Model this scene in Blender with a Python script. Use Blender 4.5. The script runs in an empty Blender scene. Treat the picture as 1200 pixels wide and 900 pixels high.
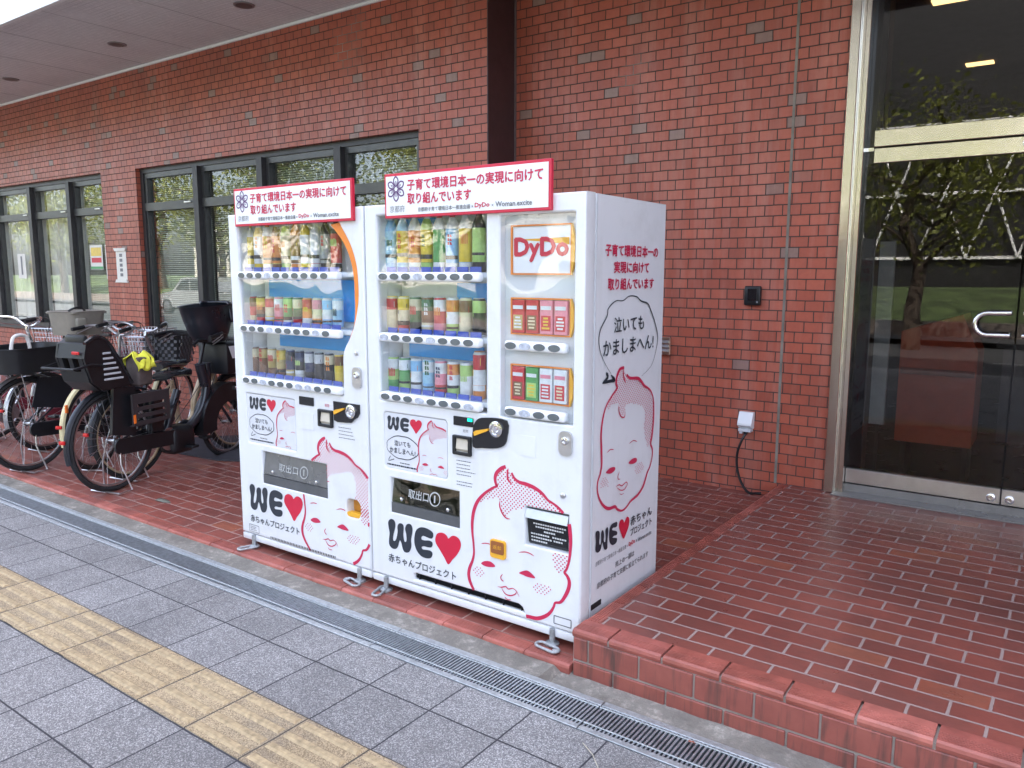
import bpy, bmesh, math, random
from math import sin, cos, pi, radians
from mathutils import Vector, Matrix, noise
random.seed(7)
SC = bpy.context.scene
COL = SC.collection

# ------------------------------------------------------------------ camera
cam_d = bpy.data.cameras.new("camera")
cam = bpy.data.objects.new("camera", cam_d)
COL.objects.link(cam)
SC.camera = cam
cam_d.sensor_width = 36.0
cam_d.lens = 917.618 / 1200.0 * 36.0
cam_d.clip_start = 0.05
cam_d.clip_end = 500.0
RX = Vector((0.81243787, 0.58304426, 0.00202362))
RD = Vector((0.08363331, -0.11310182, -0.9900573))
RF = Vector((-0.57701835, 0.80452928, -0.14065012))
m = Matrix.Identity(4)
for i in range(3):
    m[i][0] = RX[i]; m[i][1] = -RD[i]; m[i][2] = -RF[i]
m[2][3] = 1.52
cam.matrix_world = m

# ------------------------------------------------------------------ light
SUN_EL, SUN_AZ = radians(52), radians(14)      # the sun stands behind the building
world = bpy.data.worlds.new("World"); SC.world = world
world.use_nodes = True
wn = world.node_tree
sky = wn.nodes.new("ShaderNodeTexSky")
sky.sky_type = 'NISHITA'; sky.sun_disc = False
sky.sun_elevation = SUN_EL; sky.sun_rotation = SUN_AZ
sky.air_density = 0.75; sky.dust_density = 5.0; sky.ozone_density = 0.6
bg = wn.nodes["Background"]
hs = wn.nodes.new("ShaderNodeHueSaturation"); hs.inputs['Saturation'].default_value = 0.68
wn.links.new(sky.outputs[0], hs.inputs['Color']); wn.links.new(hs.outputs[0], bg.inputs[0]); bg.inputs[1].default_value = 0.15
sun_d = bpy.data.lights.new("sun", 'SUN'); sun_d.energy = 3.0; sun_d.angle = radians(0.6)
sun_d.color = (1.0, 0.95, 0.87)
sun = bpy.data.objects.new("sun", sun_d); COL.objects.link(sun)
sv = Vector((sin(SUN_AZ) * cos(SUN_EL), cos(SUN_AZ) * cos(SUN_EL), sin(SUN_EL)))
sun.rotation_euler = sv.to_track_quat('Z', 'Y').to_euler()
SC.view_settings.view_transform = 'Standard'
SC.view_settings.look = 'None'
SC.view_settings.exposure = 3.36
SC.view_settings.gamma = 1.0
SC.cycles.use_denoising = True
SC.cycles.max_bounces = 10
SC.cycles.transparent_max_bounces = 16
SC.cycles.sample_clamp_indirect = 6.0

# ------------------------------------------------------------------ materials
MATS = {}
def new_mat(name):
    mt = bpy.data.materials.new(name); mt.use_nodes = True
    nt = mt.node_tree
    return mt, nt, nt.nodes["Principled BSDF"]

def L(nt, a, b): nt.links.new(a, b)

def N(nt, kind, **kw):
    n = nt.nodes.new(kind)
    for k, v in kw.items(): setattr(n, k, v)
    return n

def mixc(nt, fac, a, b, mode='MIX'):
    n = N(nt, "ShaderNodeMix", data_type='RGBA', blend_type=mode)
    for sock, v in ((n.inputs[0], fac), (n.inputs[6], a), (n.inputs[7], b)):
        if hasattr(v, "links"): nt.links.new(v, sock)
        elif isinstance(v, (int, float)): sock.default_value = v
        else: sock.default_value = (*v, 1) if len(v) == 3 else v
    return n.outputs[2]

def math_n(nt, op, a, b=0.0, clamp=False):
    n = N(nt, "ShaderNodeMath", operation=op, use_clamp=clamp)
    for sock, v in ((n.inputs[0], a), (n.inputs[1], b)):
        if hasattr(v, "links"): nt.links.new(v, sock)
        else: sock.default_value = v
    return n.outputs[0]

def ramp(nt, fac, stops):
    n = N(nt, "ShaderNodeValToRGB")
    el = n.color_ramp.elements
    while len(el) > 1: el.remove(el[-1])
    el[0].position = stops[0][0]; el[0].color = (*stops[0][1], 1)
    for p, c in stops[1:]:
        e = el.new(p); e.color = (*c, 1)
    nt.links.new(fac, n.inputs[0])
    return n.outputs[0]

def noise_n(nt, vec, scale, detail=3, rough=0.55):
    n = N(nt, "ShaderNodeTexNoise")
    n.inputs['Scale'].default_value = scale; n.inputs['Detail'].default_value = detail
    n.inputs['Roughness'].default_value = rough
    if vec is not None: nt.links.new(vec, n.inputs['Vector'])
    return n.outputs[0]

def pos(nt):
    return N(nt, "ShaderNodeTexCoord").outputs['Object']

def mat(name, col, rough=0.5, metal=0.0, var=0.12, scale=18.0, bump=0.0, spec=0.5, coat=0.0, rvar=0.1):
    if name in MATS: return MATS[name]
    mt, nt, p = new_mat(name)
    v = pos(nt)
    n = noise_n(nt, v, scale, 4)
    dark = tuple(c * (1 - var) for c in col); lite = tuple(min(1, c * (1 + var)) for c in col)
    L(nt, ramp(nt, n, [(0.3, dark), (0.7, lite)]), p.inputs['Base Color'])
    n2 = noise_n(nt, v, scale * 0.35, 5)
    r = math_n(nt, 'MULTIPLY_ADD', n2, rvar * 2)
    r.node.inputs[2].default_value = rough - rvar
    L(nt, r, p.inputs['Roughness'])
    p.inputs['Metallic'].default_value = metal
    p.inputs['Specular IOR Level'].default_value = spec
    if coat: p.inputs['Coat Weight'].default_value = coat; p.inputs['Coat Roughness'].default_value = 0.08
    if bump:
        b = N(nt, "ShaderNodeBump"); b.inputs['Strength'].default_value = bump; b.inputs['Distance'].default_value = 0.004
        L(nt, noise_n(nt, v, scale * 3, 4), b.inputs['Height']); L(nt, b.outputs[0], p.inputs['Normal'])
    MATS[name] = mt
    return mt

def glass(name, tint=(0.9, 0.93, 0.93), ior=1.5, wav=0.0, wscale=2.0, boost=1.0):
    if name in MATS: return MATS[name]
    mt, nt, p = new_mat(name)
    nt.nodes.remove(p)
    out = nt.nodes["Material Output"]
    tr = N(nt, "ShaderNodeBsdfTransparent"); tr.inputs[0].default_value = (*tint, 1)
    gl = N(nt, "ShaderNodeBsdfGlossy"); gl.inputs['Roughness'].default_value = 0.0
    gl.inputs[0].default_value = (1, 1, 1, 1)
    lw = N(nt, "ShaderNodeLayerWeight"); lw.inputs[0].default_value = .5   # facing term: Schlick reflectance, the same from both sides
    r0 = ((ior - 1) / (ior + 1)) ** 2
    fr = math_n(nt, 'MULTIPLY_ADD', math_n(nt, 'POWER', lw.outputs['Facing'], 5.0), 1 - r0); fr.node.inputs[2].default_value = r0
    if wav:
        b = N(nt, "ShaderNodeBump"); b.inputs['Strength'].default_value = wav; b.inputs['Distance'].default_value = 0.05
        L(nt, noise_n(nt, pos(nt), wscale, 1, 0.3), b.inputs['Height'])
        L(nt, b.outputs[0], gl.inputs['Normal'])
    f = math_n(nt, 'MULTIPLY', fr, boost, True)
    mx = N(nt, "ShaderNodeMixShader")
    L(nt, f, mx.inputs[0]); L(nt, tr.outputs[0], mx.inputs[1]); L(nt, gl.outputs[0], mx.inputs[2])
    L(nt, mx.outputs[0], out.inputs[0])
    MATS[name] = mt
    return mt

def uvvec(nt, mode):
    v = pos(nt)
    s = N(nt, "ShaderNodeSeparateXYZ"); L(nt, v, s.inputs[0])
    c = N(nt, "ShaderNodeCombineXYZ")
    if mode == 'wall':
        L(nt, math_n(nt, 'ADD', s.outputs[0], s.outputs[1]), c.inputs[0]); L(nt, s.outputs[2], c.inputs[1])
    else:
        L(nt, s.outputs[0], c.inputs[0]); L(nt, s.outputs[1], c.inputs[1])
    return c.outputs[0], v, s

def brickmat(name, mode, bw, bh, mortar, off, ox, oy, stops, mcol, rough=0.4, mrough=0.8, grime=0.25, bump=0.6, pale=None, speck=None, smooth=0.15, gum=0.0, streak=0.0, dirt=0.0):
    mt, nt, p = new_mat(name)
    uv, v, s = uvvec(nt, mode)
    mp = N(nt, "ShaderNodeMapping"); L(nt, uv, mp.inputs[0])
    mp.inputs['Location'].default_value = (ox, oy, 0)
    # slight wander so the joints are not ruler-straight
    wob = N(nt, "ShaderNodeTexNoise"); wob.inputs['Scale'].default_value = 9.0; L(nt, v, wob.inputs['Vector'])
    w2 = N(nt, "ShaderNodeVectorMath", operation='SUBTRACT'); L(nt, wob.outputs['Color'], w2.inputs[0]); w2.inputs[1].default_value = (.5, .5, .5)
    w3 = N(nt, "ShaderNodeVectorMath", operation='SCALE'); L(nt, w2.outputs[0], w3.inputs[0]); w3.inputs['Scale'].default_value = 0.006
    w4 = N(nt, "ShaderNodeVectorMath", operation='ADD'); L(nt, mp.outputs[0], w4.inputs[0]); L(nt, w3.outputs[0], w4.inputs[1])
    b = N(nt, "ShaderNodeTexBrick"); b.offset = off; b.offset_frequency = 2; b.squash = 1.0
    L(nt, w4.outputs[0], b.inputs['Vector'])
    b.inputs['Color1'].default_value = (0, 0, 0, 1); b.inputs['Color2'].default_value = (1, 1, 1, 1)
    b.inputs['Mortar'].default_value = (.5, .5, .5, 1)
    b.inputs['Scale'].default_value = 1.0; b.inputs['Mortar Size'].default_value = mortar
    b.inputs['Mortar Smooth'].default_value = smooth; b.inputs['Bias'].default_value = 0.0
    b.inputs['Brick Width'].default_value = bw; b.inputs['Row Height'].default_value = bh
    col = ramp(nt, b.outputs['Color'], stops)
    n1 = noise_n(nt, v, 30, 5, 0.7)
    col = mixc(nt, math_n(nt, 'MULTIPLY', n1, 0.35), col, (0.02, 0.012, 0.012), 'MIX')
    n2 = noise_n(nt, v, 1.3, 4)
    g = ramp(nt, n2, [(0.35, (1, 1, 1)), (0.7, (1 - grime,) * 3)])
    col = mixc(nt, 1.0, col, g, 'MULTIPLY')
    if speck:
        vo = N(nt, "ShaderNodeTexVoronoi"); vo.inputs['Scale'].default_value = speck[0]; L(nt, v, vo.inputs['Vector'])
        sc = N(nt, "ShaderNodeSeparateColor"); L(nt, vo.outputs['Color'], sc.inputs[0])
        sp = ramp(nt, sc.outputs[0], [(0.0, speck[1]), (0.35, speck[1]), (0.45, (1, 1, 1)), (0.72, (1, 1, 1)), (0.85, speck[2])])
        col = mixc(nt, 1.0, col, sp, 'MULTIPLY')
    if gum:
        gv = N(nt, "ShaderNodeTexVoronoi"); gv.inputs['Scale'].default_value = 2.6; L(nt, v, gv.inputs['Vector'])
        gd = math_n(nt, 'ADD', gv.outputs['Distance'], math_n(nt, 'MULTIPLY', noise_n(nt, v, 22, 2), .05))
        gs = ramp(nt, gd, [(.055, (gum,) * 3), (.075, (0, 0, 0))])
        col = mixc(nt, gs, col, (.05, .048, .05))
        sv_ = ramp(nt, noise_n(nt, v, 4.2, 6, .7), [(.48, (0, 0, 0)), (.72, (.45, .45, .45))])
        col = mixc(nt, sv_, col, (.09, .085, .085))
    if streak:
        mp2 = N(nt, "ShaderNodeMapping"); L(nt, v, mp2.inputs[0]); mp2.inputs['Scale'].default_value = (7, 7, .35)
        stn = ramp(nt, noise_n(nt, mp2.outputs[0], 1.0, 5, .65), [(.45, (0, 0, 0)), (.75, (streak,) * 3)])
        col = mixc(nt, stn, col, (.13, .07, .06))
        mp3 = N(nt, "ShaderNodeMapping"); L(nt, v, mp3.inputs[0]); mp3.inputs['Scale'].default_value = (5, 5, .6); mp3.inputs['Location'].default_value = (3, 7, 1)
        stn = ramp(nt, noise_n(nt, mp3.outputs[0], 1.0, 5, .65), [(.52, (0, 0, 0)), (.8, (streak * .8,) * 3)])
        col = mixc(nt, stn, col, (.62, .42, .36))
    if dirt:
        dn_ = ramp(nt, noise_n(nt, v, 2.7, 7, .72), [(.42, (0, 0, 0)), (.66, (dirt,) * 3)])
        col = mixc(nt, dn_, col, (.085, .05, .045))
    mc = mixc(nt, noise_n(nt, v, 3.0, 4), tuple(c * .7 for c in mcol), tuple(min(1, c * 1.3) for c in mcol))
    if pale:
        # light lime bloom on some joints
        pm = ramp(nt, noise_n(nt, v, pale[1], 3), [(pale[2], (0, 0, 0)), (pale[2] + .08, (1, 1, 1))])
        mc = mixc(nt, pm, mc, pale[0])
    col = mixc(nt, b.outputs['Fac'], col, mc)
    L(nt, col, p.inputs['Base Color'])
    nr = noise_n(nt, v, 6, 5)
    ra = math_n(nt, 'MULTIPLY_ADD', nr, 0.3); ra.node.inputs[2].default_value = rough - .15
    rr = N(nt, "ShaderNodeMix", data_type='FLOAT'); L(nt, b.outputs['Fac'], rr.inputs[0]); L(nt, ra, rr.inputs[2]); rr.inputs[3].default_value = mrough
    L(nt, rr.outputs[0], p.inputs['Roughness'])
    h = math_n(nt, 'SUBTRACT', 1.0, b.outputs['Fac'])
    h = math_n(nt, 'ADD', h, math_n(nt, 'MULTIPLY', n1, 0.25))
    h = math_n(nt, 'ADD', h, math_n(nt, 'MULTIPLY', b.outputs['Color'], 0.35))
    bp = N(nt, "ShaderNodeBump"); bp.inputs['Strength'].default_value = bump; bp.inputs['Distance'].default_value = 0.004
    L(nt, h, bp.inputs['Height']); L(nt, bp.outputs[0], p.inputs['Normal'])
    MATS[name] = mt
    return mt

RED = [(0.0, (.40, .092, .054)), (0.25, (.49, .115, .066)), (0.5, (.44, .101, .058)), (0.75, (.53, .130, .075)), (0.962, (.46, .106, .062)), (0.968, (.29, .165, .135)), (1.0, (.33, .205, .17))]
BRICK = brickmat("brick_tile", 'wall', .1128, .0666, .0033, .5, 0.0105, -0.0172, RED, (.058, .040, .037), rough=.42, grime=.12, streak=.32, bump=.9, pale=((.46, .38, .34), 0.8, .68))
FLOOR = [(0.0, (.27, .072, .054)), (0.4, (.32, .088, .064)), (0.7, (.355, .10, .072)), (0.92, (.33, .092, .066)), (1.0, (.43, .13, .07))]
PLAT = brickmat("floor_tile", 'floor', .2165, .1028, .0055, .5, .0055, -.085, FLOOR, (.315, .225, .20), rough=.33, grime=.3, bump=.8, dirt=.42)
PLAT2 = brickmat("lower_floor_tile", 'floor', .2165, .1028, .0042, .5, .042, -.08, FLOOR, (.36, .235, .20), rough=.42, grime=.35, bump=.6, dirt=.45)
PAVE = brickmat("pavement_slab", 'floor', .2985, .2845, .0035, 0.0, .239, -.21, [(0, (.232, .226, .222)), (.5, (.262, .255, .25)), (1, (.292, .285, .28))], (.035, .033, .04), rough=.62, grime=.28, bump=.8, gum=.5,
                speck=(300, (.60, .60, .62), (1.9, 1.9, 1.9)), smooth=.1)
TACT = brickmat("tactile_slab", 'floor', .2985, .2845, .0035, 0.0, .239, -.21, [(0, (.43, .325, .19)), (.5, (.49, .375, .23)), (1, (.52, .41, .26))], (.06, .05, .04), rough=.65, grime=.3, bump=.7, gum=.35,
                speck=(320, (.6, .56, .5), (1.35, 1.35, 1.3)), smooth=.1)
SOFF = brickmat("soffit_mosaic", 'floor', .045, .045, .004, 0.0, 0, 0, [(0, (.80, .80, .79)), (1, (.86, .86, .85))], (.58, .58, .58), rough=.55, grime=.10, bump=.8)

def concrete():
    mt, nt, p = new_mat("rough_concrete"); v = pos(nt)
    n = noise_n(nt, v, 5, 6, .65); n2 = noise_n(nt, v, 42, 5, .75)
    c = ramp(nt, n, [(.3, (.17, .15, .125)), (.5, (.25, .225, .19)), (.7, (.34, .31, .265))])
    c = mixc(nt, math_n(nt, 'MULTIPLY', n2, .7), c, (.10, .095, .085))
    s = N(nt, "ShaderNodeTexVoronoi"); s.inputs['Scale'].default_value = 60; L(nt, v, s.inputs['Vector'])
    sc = N(nt, "ShaderNodeSeparateColor"); L(nt, s.outputs['Color'], sc.inputs[0])
    xs = N(nt, "ShaderNodeSeparateXYZ"); L(nt, v, xs.inputs[0])
    rt = ramp(nt, math_n(nt, 'MULTIPLY_ADD', xs.outputs[0], .8), [(0.0, (0, 0, 0)), (1.0, (1, 1, 1))])
    fleck = math_n(nt, 'MULTIPLY', ramp(nt, noise_n(nt, v, 26, 6, .8), [(.5, (0, 0, 0)), (.64, (1, 1, 1))]), ramp(nt, n, [(.40, (.1, .1, .1)), (.62, (.85, .85, .85))]))
    c = mixc(nt, fleck, c, (.46, .42, .36))
    L(nt, c, p.inputs['Base Color']); p.inputs['Roughness'].default_value = .85
    b = N(nt, "ShaderNodeBump"); b.inputs['Strength'].default_value = .8; b.inputs['Distance'].default_value = .01
    L(nt, math_n(nt, 'ADD', n2, n), b.inputs['Height']); L(nt, b.outputs[0], p.inputs['Normal'])
    return mt
CONC = concrete()

WHITE = mat("white_enamel", (.73, .74, .755), .30, 0, .02, 3, coat=.25, rvar=.06)
def smudge(mt, amount):
    nt = mt.node_tree; p = nt.nodes["Principled BSDF"]; src = p.inputs['Base Color'].links[0].from_socket; v = pos(nt)
    a = ramp(nt, noise_n(nt, v, 5.0, 9, .72), [(.52, (0, 0, 0)), (.74, (amount,) * 3)])
    c = mixc(nt, a, src, (.40, .38, .35))
    mp = N(nt, "ShaderNodeMapping"); L(nt, v, mp.inputs[0]); mp.inputs['Scale'].default_value = (16, 16, 1.2)
    a = ramp(nt, noise_n(nt, mp.outputs[0], 1.0, 4, .6), [(.58, (0, 0, 0)), (.8, (amount * .7,) * 3)])
    L(nt, mixc(nt, a, c, (.45, .42, .38)), p.inputs['Base Color'])
smudge(WHITE, .22)
WHITE2 = mat("white_plastic", (.80, .81, .82), .35, 0, .03, 6)
GREYP = mat("pale_grey_plastic", (.58, .59, .61), .4, 0, .04)
INNER = mat("display_interior", (.86, .88, .90), .5, 0, .03)
STEEL = mat("brushed_steel", (.70, .67, .60), .22, 1.0, .03, 6, rvar=.05)
GALV = mat("galvanised_steel", (.46, .48, .49), .62, 1.0, .18, 60, bump=.3)
GALVD = mat("dark_galvanised_bar", (.46, .49, .52), .5, 1.0, .2, 50)
CHROME = mat("chrome", (.75, .75, .77), .14, 1.0, .04)
ALU = mat("aluminium", (.62, .62, .63), .32, 1.0, .06)
BLACK = mat("black_plastic", (.008, .0088, .011), .40, 0, .25)
BLACKG = mat("black_gloss", (.012, .012, .014), .16, 0, .1)
DARKF = mat("window_frame_bronze", (.045, .043, .045), .42, .4, .12)
RUBBER = mat("tyre_rubber", (.014, .014, .016), .68, 0, .25, 60)
VRED = mat("vinyl_red", (.58, .012, .045), .38, 0, .02)
VCRIM = mat("vinyl_crimson", (.55, .02, .075), .38, 0, .02)
VINK = mat("vinyl_ink", (.022, .028, .040), .4, 0, .03)
VPUR = mat("vinyl_purple", (.12, .05, .16), .4, 0, .03)
VGREY = mat("print_grey", (.16, .16, .17), .5, 0, .05)
VORG = mat("vinyl_orange", (.80, .24, .03), .4, 0, .03)
VYEL = mat("vinyl_amber", (.83, .42, .03), .4, 0, .03)
BLUE = mat("display_blue_card", (.02, .36, .88), .4, 0, .10, 2.5)
DBLUE = mat("price_tag_blue", (.05, .09, .42), .4, 0, .1)
BTN = mat("button_dark", (.11, .125, .13), .25, 0, .15)
BTNR = mat("button_lit_face", (.45, .48, .55), .25, 0, .3, 60)
DARK = mat("dark_void", (.01, .01, .011), .7, 0, .1)
POSTER = mat("poster_paper", (.66, .67, .70), .4, 0, .03)
PAPER = mat("notice_paper", (.72, .70, .64), .6, 0, .05)
ACRYL = glass("display_acrylic", (.96, .975, .98), 1.45, wav=.2, wscale=2.6, boost=1.6)
DOORG = glass("door_glass", (.66, .66, .66), 1.52, wav=0.003, wscale=.8, boost=0.75)
WING = glass("window_glass", (.93, .95, .93), 1.52, wav=.010, wscale=.7, boost=1.15)

# ------------------------------------------------------------------ mesh helpers
class MB:
    def __init__(s): s.v = []; s.f = []; s.m = []; s.sm = []
    def add(s, vs, fs, mi=0, smooth=False):
        o = len(s.v); s.v += [tuple(v) for v in vs]
        for f in fs: s.f.append([i + o for i in f]); s.m.append(mi); s.sm.append(smooth)
    def box(s, x0, x1, y0, y1, z0, z1, mi=0):
        vs = [(x, y, z) for z in (z0, z1) for y in (y0, y1) for x in (x0, x1)]
        s.add(vs, [(0, 2, 3, 1), (4, 5, 7, 6), (0, 1, 5, 4), (2, 6, 7, 3), (0, 4, 6, 2), (1, 3, 7, 5)], mi); return s
    def rbox(s, x0, x1, y0, y1, z0, z1, r, seg=2, mi=0):
        bm = bmesh.new(); bmesh.ops.create_cube(bm, size=1)
        for v in bm.verts:
            v.co = Vector(((x0 + x1) / 2 + v.co.x * (x1 - x0), (y0 + y1) / 2 + v.co.y * (y1 - y0), (z0 + z1) / 2 + v.co.z * (z1 - z0)))
        bmesh.ops.bevel(bm, geom=bm.edges[:], offset=r, segments=seg, affect='EDGES', profile=.5)
        bm.verts.index_update()
        s.add([v.co[:] for v in bm.verts], [[v.index for v in f.verts] for f in bm.faces], mi, seg > 1); bm.free(); return s
    def tube(s, pts, r, seg=8, closed=False, mi=0, cap=True):
        pts = [Vector(p) for p in pts]; n = len(pts)
        rr = r if isinstance(r, (list, tuple)) else [r] * n
        rings = []; up = None
        for i, p in enumerate(pts):
            a = pts[(i - 1) % n] if (closed or i > 0) else p
            b = pts[(i + 1) % n] if (closed or i < n - 1) else p
            t = (b - a).normalized()
            if up is None:
                up = Vector((0, 0, 1)) if abs(t.z) < .9 else Vector((1, 0, 0))
            x = t.cross(up)
            if x.length < 1e-5: x = t.cross(Vector((0, 1, .01)))
            x.normalize(); y = x.cross(t).normalized(); up = y
            rings.append([p + (x * cos(2 * pi * k / seg) + y * sin(2 * pi * k / seg)) * rr[i] for k in range(seg)])
        vs = [v for rg in rings for v in rg]; fs = []
        for i in range(n if closed else n - 1):
            a = i * seg; b = ((i + 1) % n) * seg
            for k in range(seg):
                k2 = (k + 1) % seg; fs.append((a + k, a + k2, b + k2, b + k))
        if not closed and cap:
            fs.append(tuple(range(seg))[::-1]); fs.append(tuple((n - 1) * seg + k for k in range(seg)))
        s.add(vs, fs, mi, seg > 4); return s
    def lathe(s, prof, c, axis=(0, 0, 1), seg=16, mis=None, smooth=True):
        ax = Vector(axis).normalized(); x = ax.orthogonal().normalized(); y = ax.cross(x); c = Vector(c)
        base = len(s.v)
        for r, h in prof:
            for k in range(seg):
                s.v.append(tuple(c + ax * h + (x * cos(2 * pi * k / seg) + y * sin(2 * pi * k / seg)) * r))
        for i in range(len(prof) - 1):
            for k in range(seg):
                k2 = (k + 1) % seg
                s.f.append([base + i * seg + k, base + i * seg + k2, base + (i + 1) * seg + k2, base + (i + 1) * seg + k])
                s.m.append(mis[i] if mis else 0); s.sm.append(smooth)
        s.f.append([base + k for k in range(seg)][::-1]); s.m.append(mis[0] if mis else 0); s.sm.append(False)
        s.f.append([base + (len(prof) - 1) * seg + k for k in range(seg)]); s.m.append(mis[-1] if mis else 0); s.sm.append(False)
        return s
    def prism(s, poly, fn, d0, d1, mi=0):
        """poly: list of (u,v); fn(u,v,d)->xyz"""
        n = len(poly)
        vs = [fn(u, v, d0) for u, v in poly] + [fn(u, v, d1) for u, v in poly]
        fs = [tuple(range(n)), tuple(range(2 * n - 1, n - 1, -1))] + [(i, i + n, (i + 1) % n + n, (i + 1) % n) for i in range(n)]
        s.add(vs, fs, mi); return s
    def build(s, name, mats, parent=None, fixn=True):
        me = bpy.data.meshes.new(name)
        org = parent_loc(parent)
        me.from_pydata([(v[0] - org[0], v[1] - org[1], v[2] - org[2]) for v in s.v], [], s.f)
        for mt in (mats if isinstance(mats, (list, tuple)) else [mats]): me.materials.append(mt)
        me.polygons.foreach_set("material_index", s.m); me.polygons.foreach_set("use_smooth", s.sm)
        if fixn:
            bm = bmesh.new(); bm.from_mesh(me); bmesh.ops.recalc_face_normals(bm, faces=bm.faces); bm.to_mesh(me); bm.free()
        me.update()
        o = bpy.data.objects.new(name, me); COL.objects.link(o)
        if parent: o.parent = parent
        if len(s.sm) and any(s.sm):
            try: me.set_sharp_from_angle(angle=radians(40))
            except Exception: pass
        return o

ROOTLOC = {}
def parent_loc(p):
    if p is None: return (0, 0, 0)
    q = p
    while q.parent: q = q.parent
    return ROOTLOC.get(q.name, (0, 0, 0))

def thing(name, loc, label, cat, group=None, rz=0.0, local=False):
    o = bpy.data.objects.new(name, None); COL.objects.link(o)
    o.location = loc; o.rotation_euler = (0, 0, rz); o.empty_display_size = .1
    ROOTLOC[o.name] = (0, 0, 0) if local else tuple(loc)
    o["label"] = label; o["category"] = cat
    if group: o["group"] = group
    return o

def tag(o, label, cat, group=None):
    o["label"] = label; o["category"] = cat
    if group: o["group"] = group
    return o

def struct(o, kind="structure"):
    o["kind"] = kind; return o

def copy_tree(o, parent=None):
    c = o.copy(); COL.objects.link(c)
    if parent: c.parent = parent
    for ch in list(o.children): copy_tree(ch, c)
    return c

def crom(pts, closed=False, step=None, sub=6):
    n = len(pts); out = []
    rng = range(n if closed else n - 1)
    for i in rng:
        p0 = pts[(i - 1) % n] if (closed or i > 0) else pts[i]
        p1 = pts[i]; p2 = pts[(i + 1) % n]
        p3 = pts[(i + 2) % n] if (closed or i + 2 < n) else p2
        for k in range(sub):
            t = k / sub
            out.append(tuple(.5 * ((2 * p1[j]) + (-p0[j] + p2[j]) * t + (2 * p0[j] - 5 * p1[j] + 4 * p2[j] - p3[j]) * t * t + (-p0[j] + 3 * p1[j] - 3 * p2[j] + p3[j]) * t ** 3) for j in range(len(p1))))
    if not closed: out.append(tuple(pts[-1]))
    return out

def panel(name, outer, holes, fn, d0, d1, mt, parent=None, bevel=0.0, seg=3):
    """flat plate with holes, made from a filled curve. outer/holes in (u,v); fn(u,v,d)->xyz; d0..d1 thickness."""
    cu = bpy.data.curves.new(name, 'CURVE'); cu.dimensions = '2D'; cu.fill_mode = 'BOTH'
    th = (d1 - d0) / 2
    cu.extrude = max(th - bevel, 0.0001); cu.bevel_depth = bevel; cu.bevel_resolution = seg; cu.offset = -bevel
    for poly in [outer] + holes:
        sp = cu.splines.new('POLY'); sp.points.add(len(poly) - 1)
        for p, q in zip(sp.points, poly): p.co = (q[0], q[1], 0, 1)
        sp.use_cyclic_u = True
    o = bpy.data.objects.new(name, cu); COL.objects.link(o)
    dg = bpy.context.evaluated_depsgraph_get(); dg.update()
    me = bpy.data.meshes.new_from_object(o.evaluated_get(dg))
    bpy.data.objects.remove(o); bpy.data.curves.remove(cu)
    b = MB(); mid = (d0 + d1) / 2
    b.add([fn(v.co.x, v.co.y, mid + v.co.z) for v in me.vertices], [list(p.vertices) for p in me.polygons], 0, bevel > 0)
    bpy.data.meshes.remove(me)
    return b.build(name, mt, parent)

def rrect(u0, u1, v0, v1, r, n=4):
    out = []
    for cx, cy, a0 in ((u1 - r, v1 - r, 0), (u0 + r, v1 - r, 90), (u0 + r, v0 + r, 180), (u1 - r, v0 + r, 270)):
        for k in range(n + 1):
            a = radians(a0 + 90 * k / n); out.append((cx + r * cos(a), cy + r * sin(a)))
    return out
def rect(u0, u1, v0, v1): return [(u0, v0), (u1, v0), (u1, v1), (u0, v1)]

def text(name, s, u0, v0, fn, e, mt, parent, w=None, h=None, bold=0.0, anchor='l', shear=0.0, sub=2):
    """writing fitted to width w and/or height h, lower-left at (u0,v0)"""
    cu = bpy.data.curves.new(name, 'FONT'); cu.body = s; cu.resolution_u = sub; cu.shear = shear
    o = bpy.data.objects.new(name, cu); COL.objects.link(o)
    dg = bpy.context.evaluated_depsgraph_get(); dg.update()
    me = bpy.data.meshes.new_from_object(o.evaluated_get(dg))
    bpy.data.objects.remove(o); bpy.data.curves.remove(cu)
    xs = [v.co.x for v in me.vertices]; ys = [v.co.y for v in me.vertices]
    x0, x1, y0, y1 = min(xs), max(xs), min(ys), max(ys)
    sy = (h / (y1 - y0)) if h else w / (x1 - x0)
    sx = (w / (x1 - x0)) if w else sy
    du_ = bold * sy
    W = sx * (x1 - x0)
    du = 0 if anchor == 'l' else (-W / 2 if anchor == 'c' else -W)
    b = MB()
    for k, (ou, ov) in enumerate(((0, 0), (-1, 0), (1, 0), (0, 1), (0, -1)) if bold else ((0, 0),)):      # heavier strokes: layers a fifth of a millimetre apart
        b.add([fn(u0 + du + (v.co.x - x0) * sx + ou * du_, v0 + (v.co.y - y0) * sy + ov * du_, e + k * .0002) for v in me.vertices], [list(p.vertices) for p in me.polygons])
    bpy.data.meshes.remove(me)
    return b.build(name, mt, parent, fixn=False)

def inside(p, poly):
    x, y = p; c = False; n = len(poly); j = n - 1
    for i in range(n):
        xi, yi = poly[i]; xj, yj = poly[j]
        if (yi > y) != (yj > y) and x < (xj - xi) * (y - yi) / (yj - yi + 1e-12) + xi: c = not c
        j = i
    return c

def keep(p, inc, exc):
    if inc and not (inc[0] <= p[0] <= inc[1] and inc[2] <= p[1] <= inc[3]): return False
    for r in exc:
        if r[0] <= p[0] <= r[1] and r[2] <= p[1] <= r[3]: return False
    return True

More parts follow.
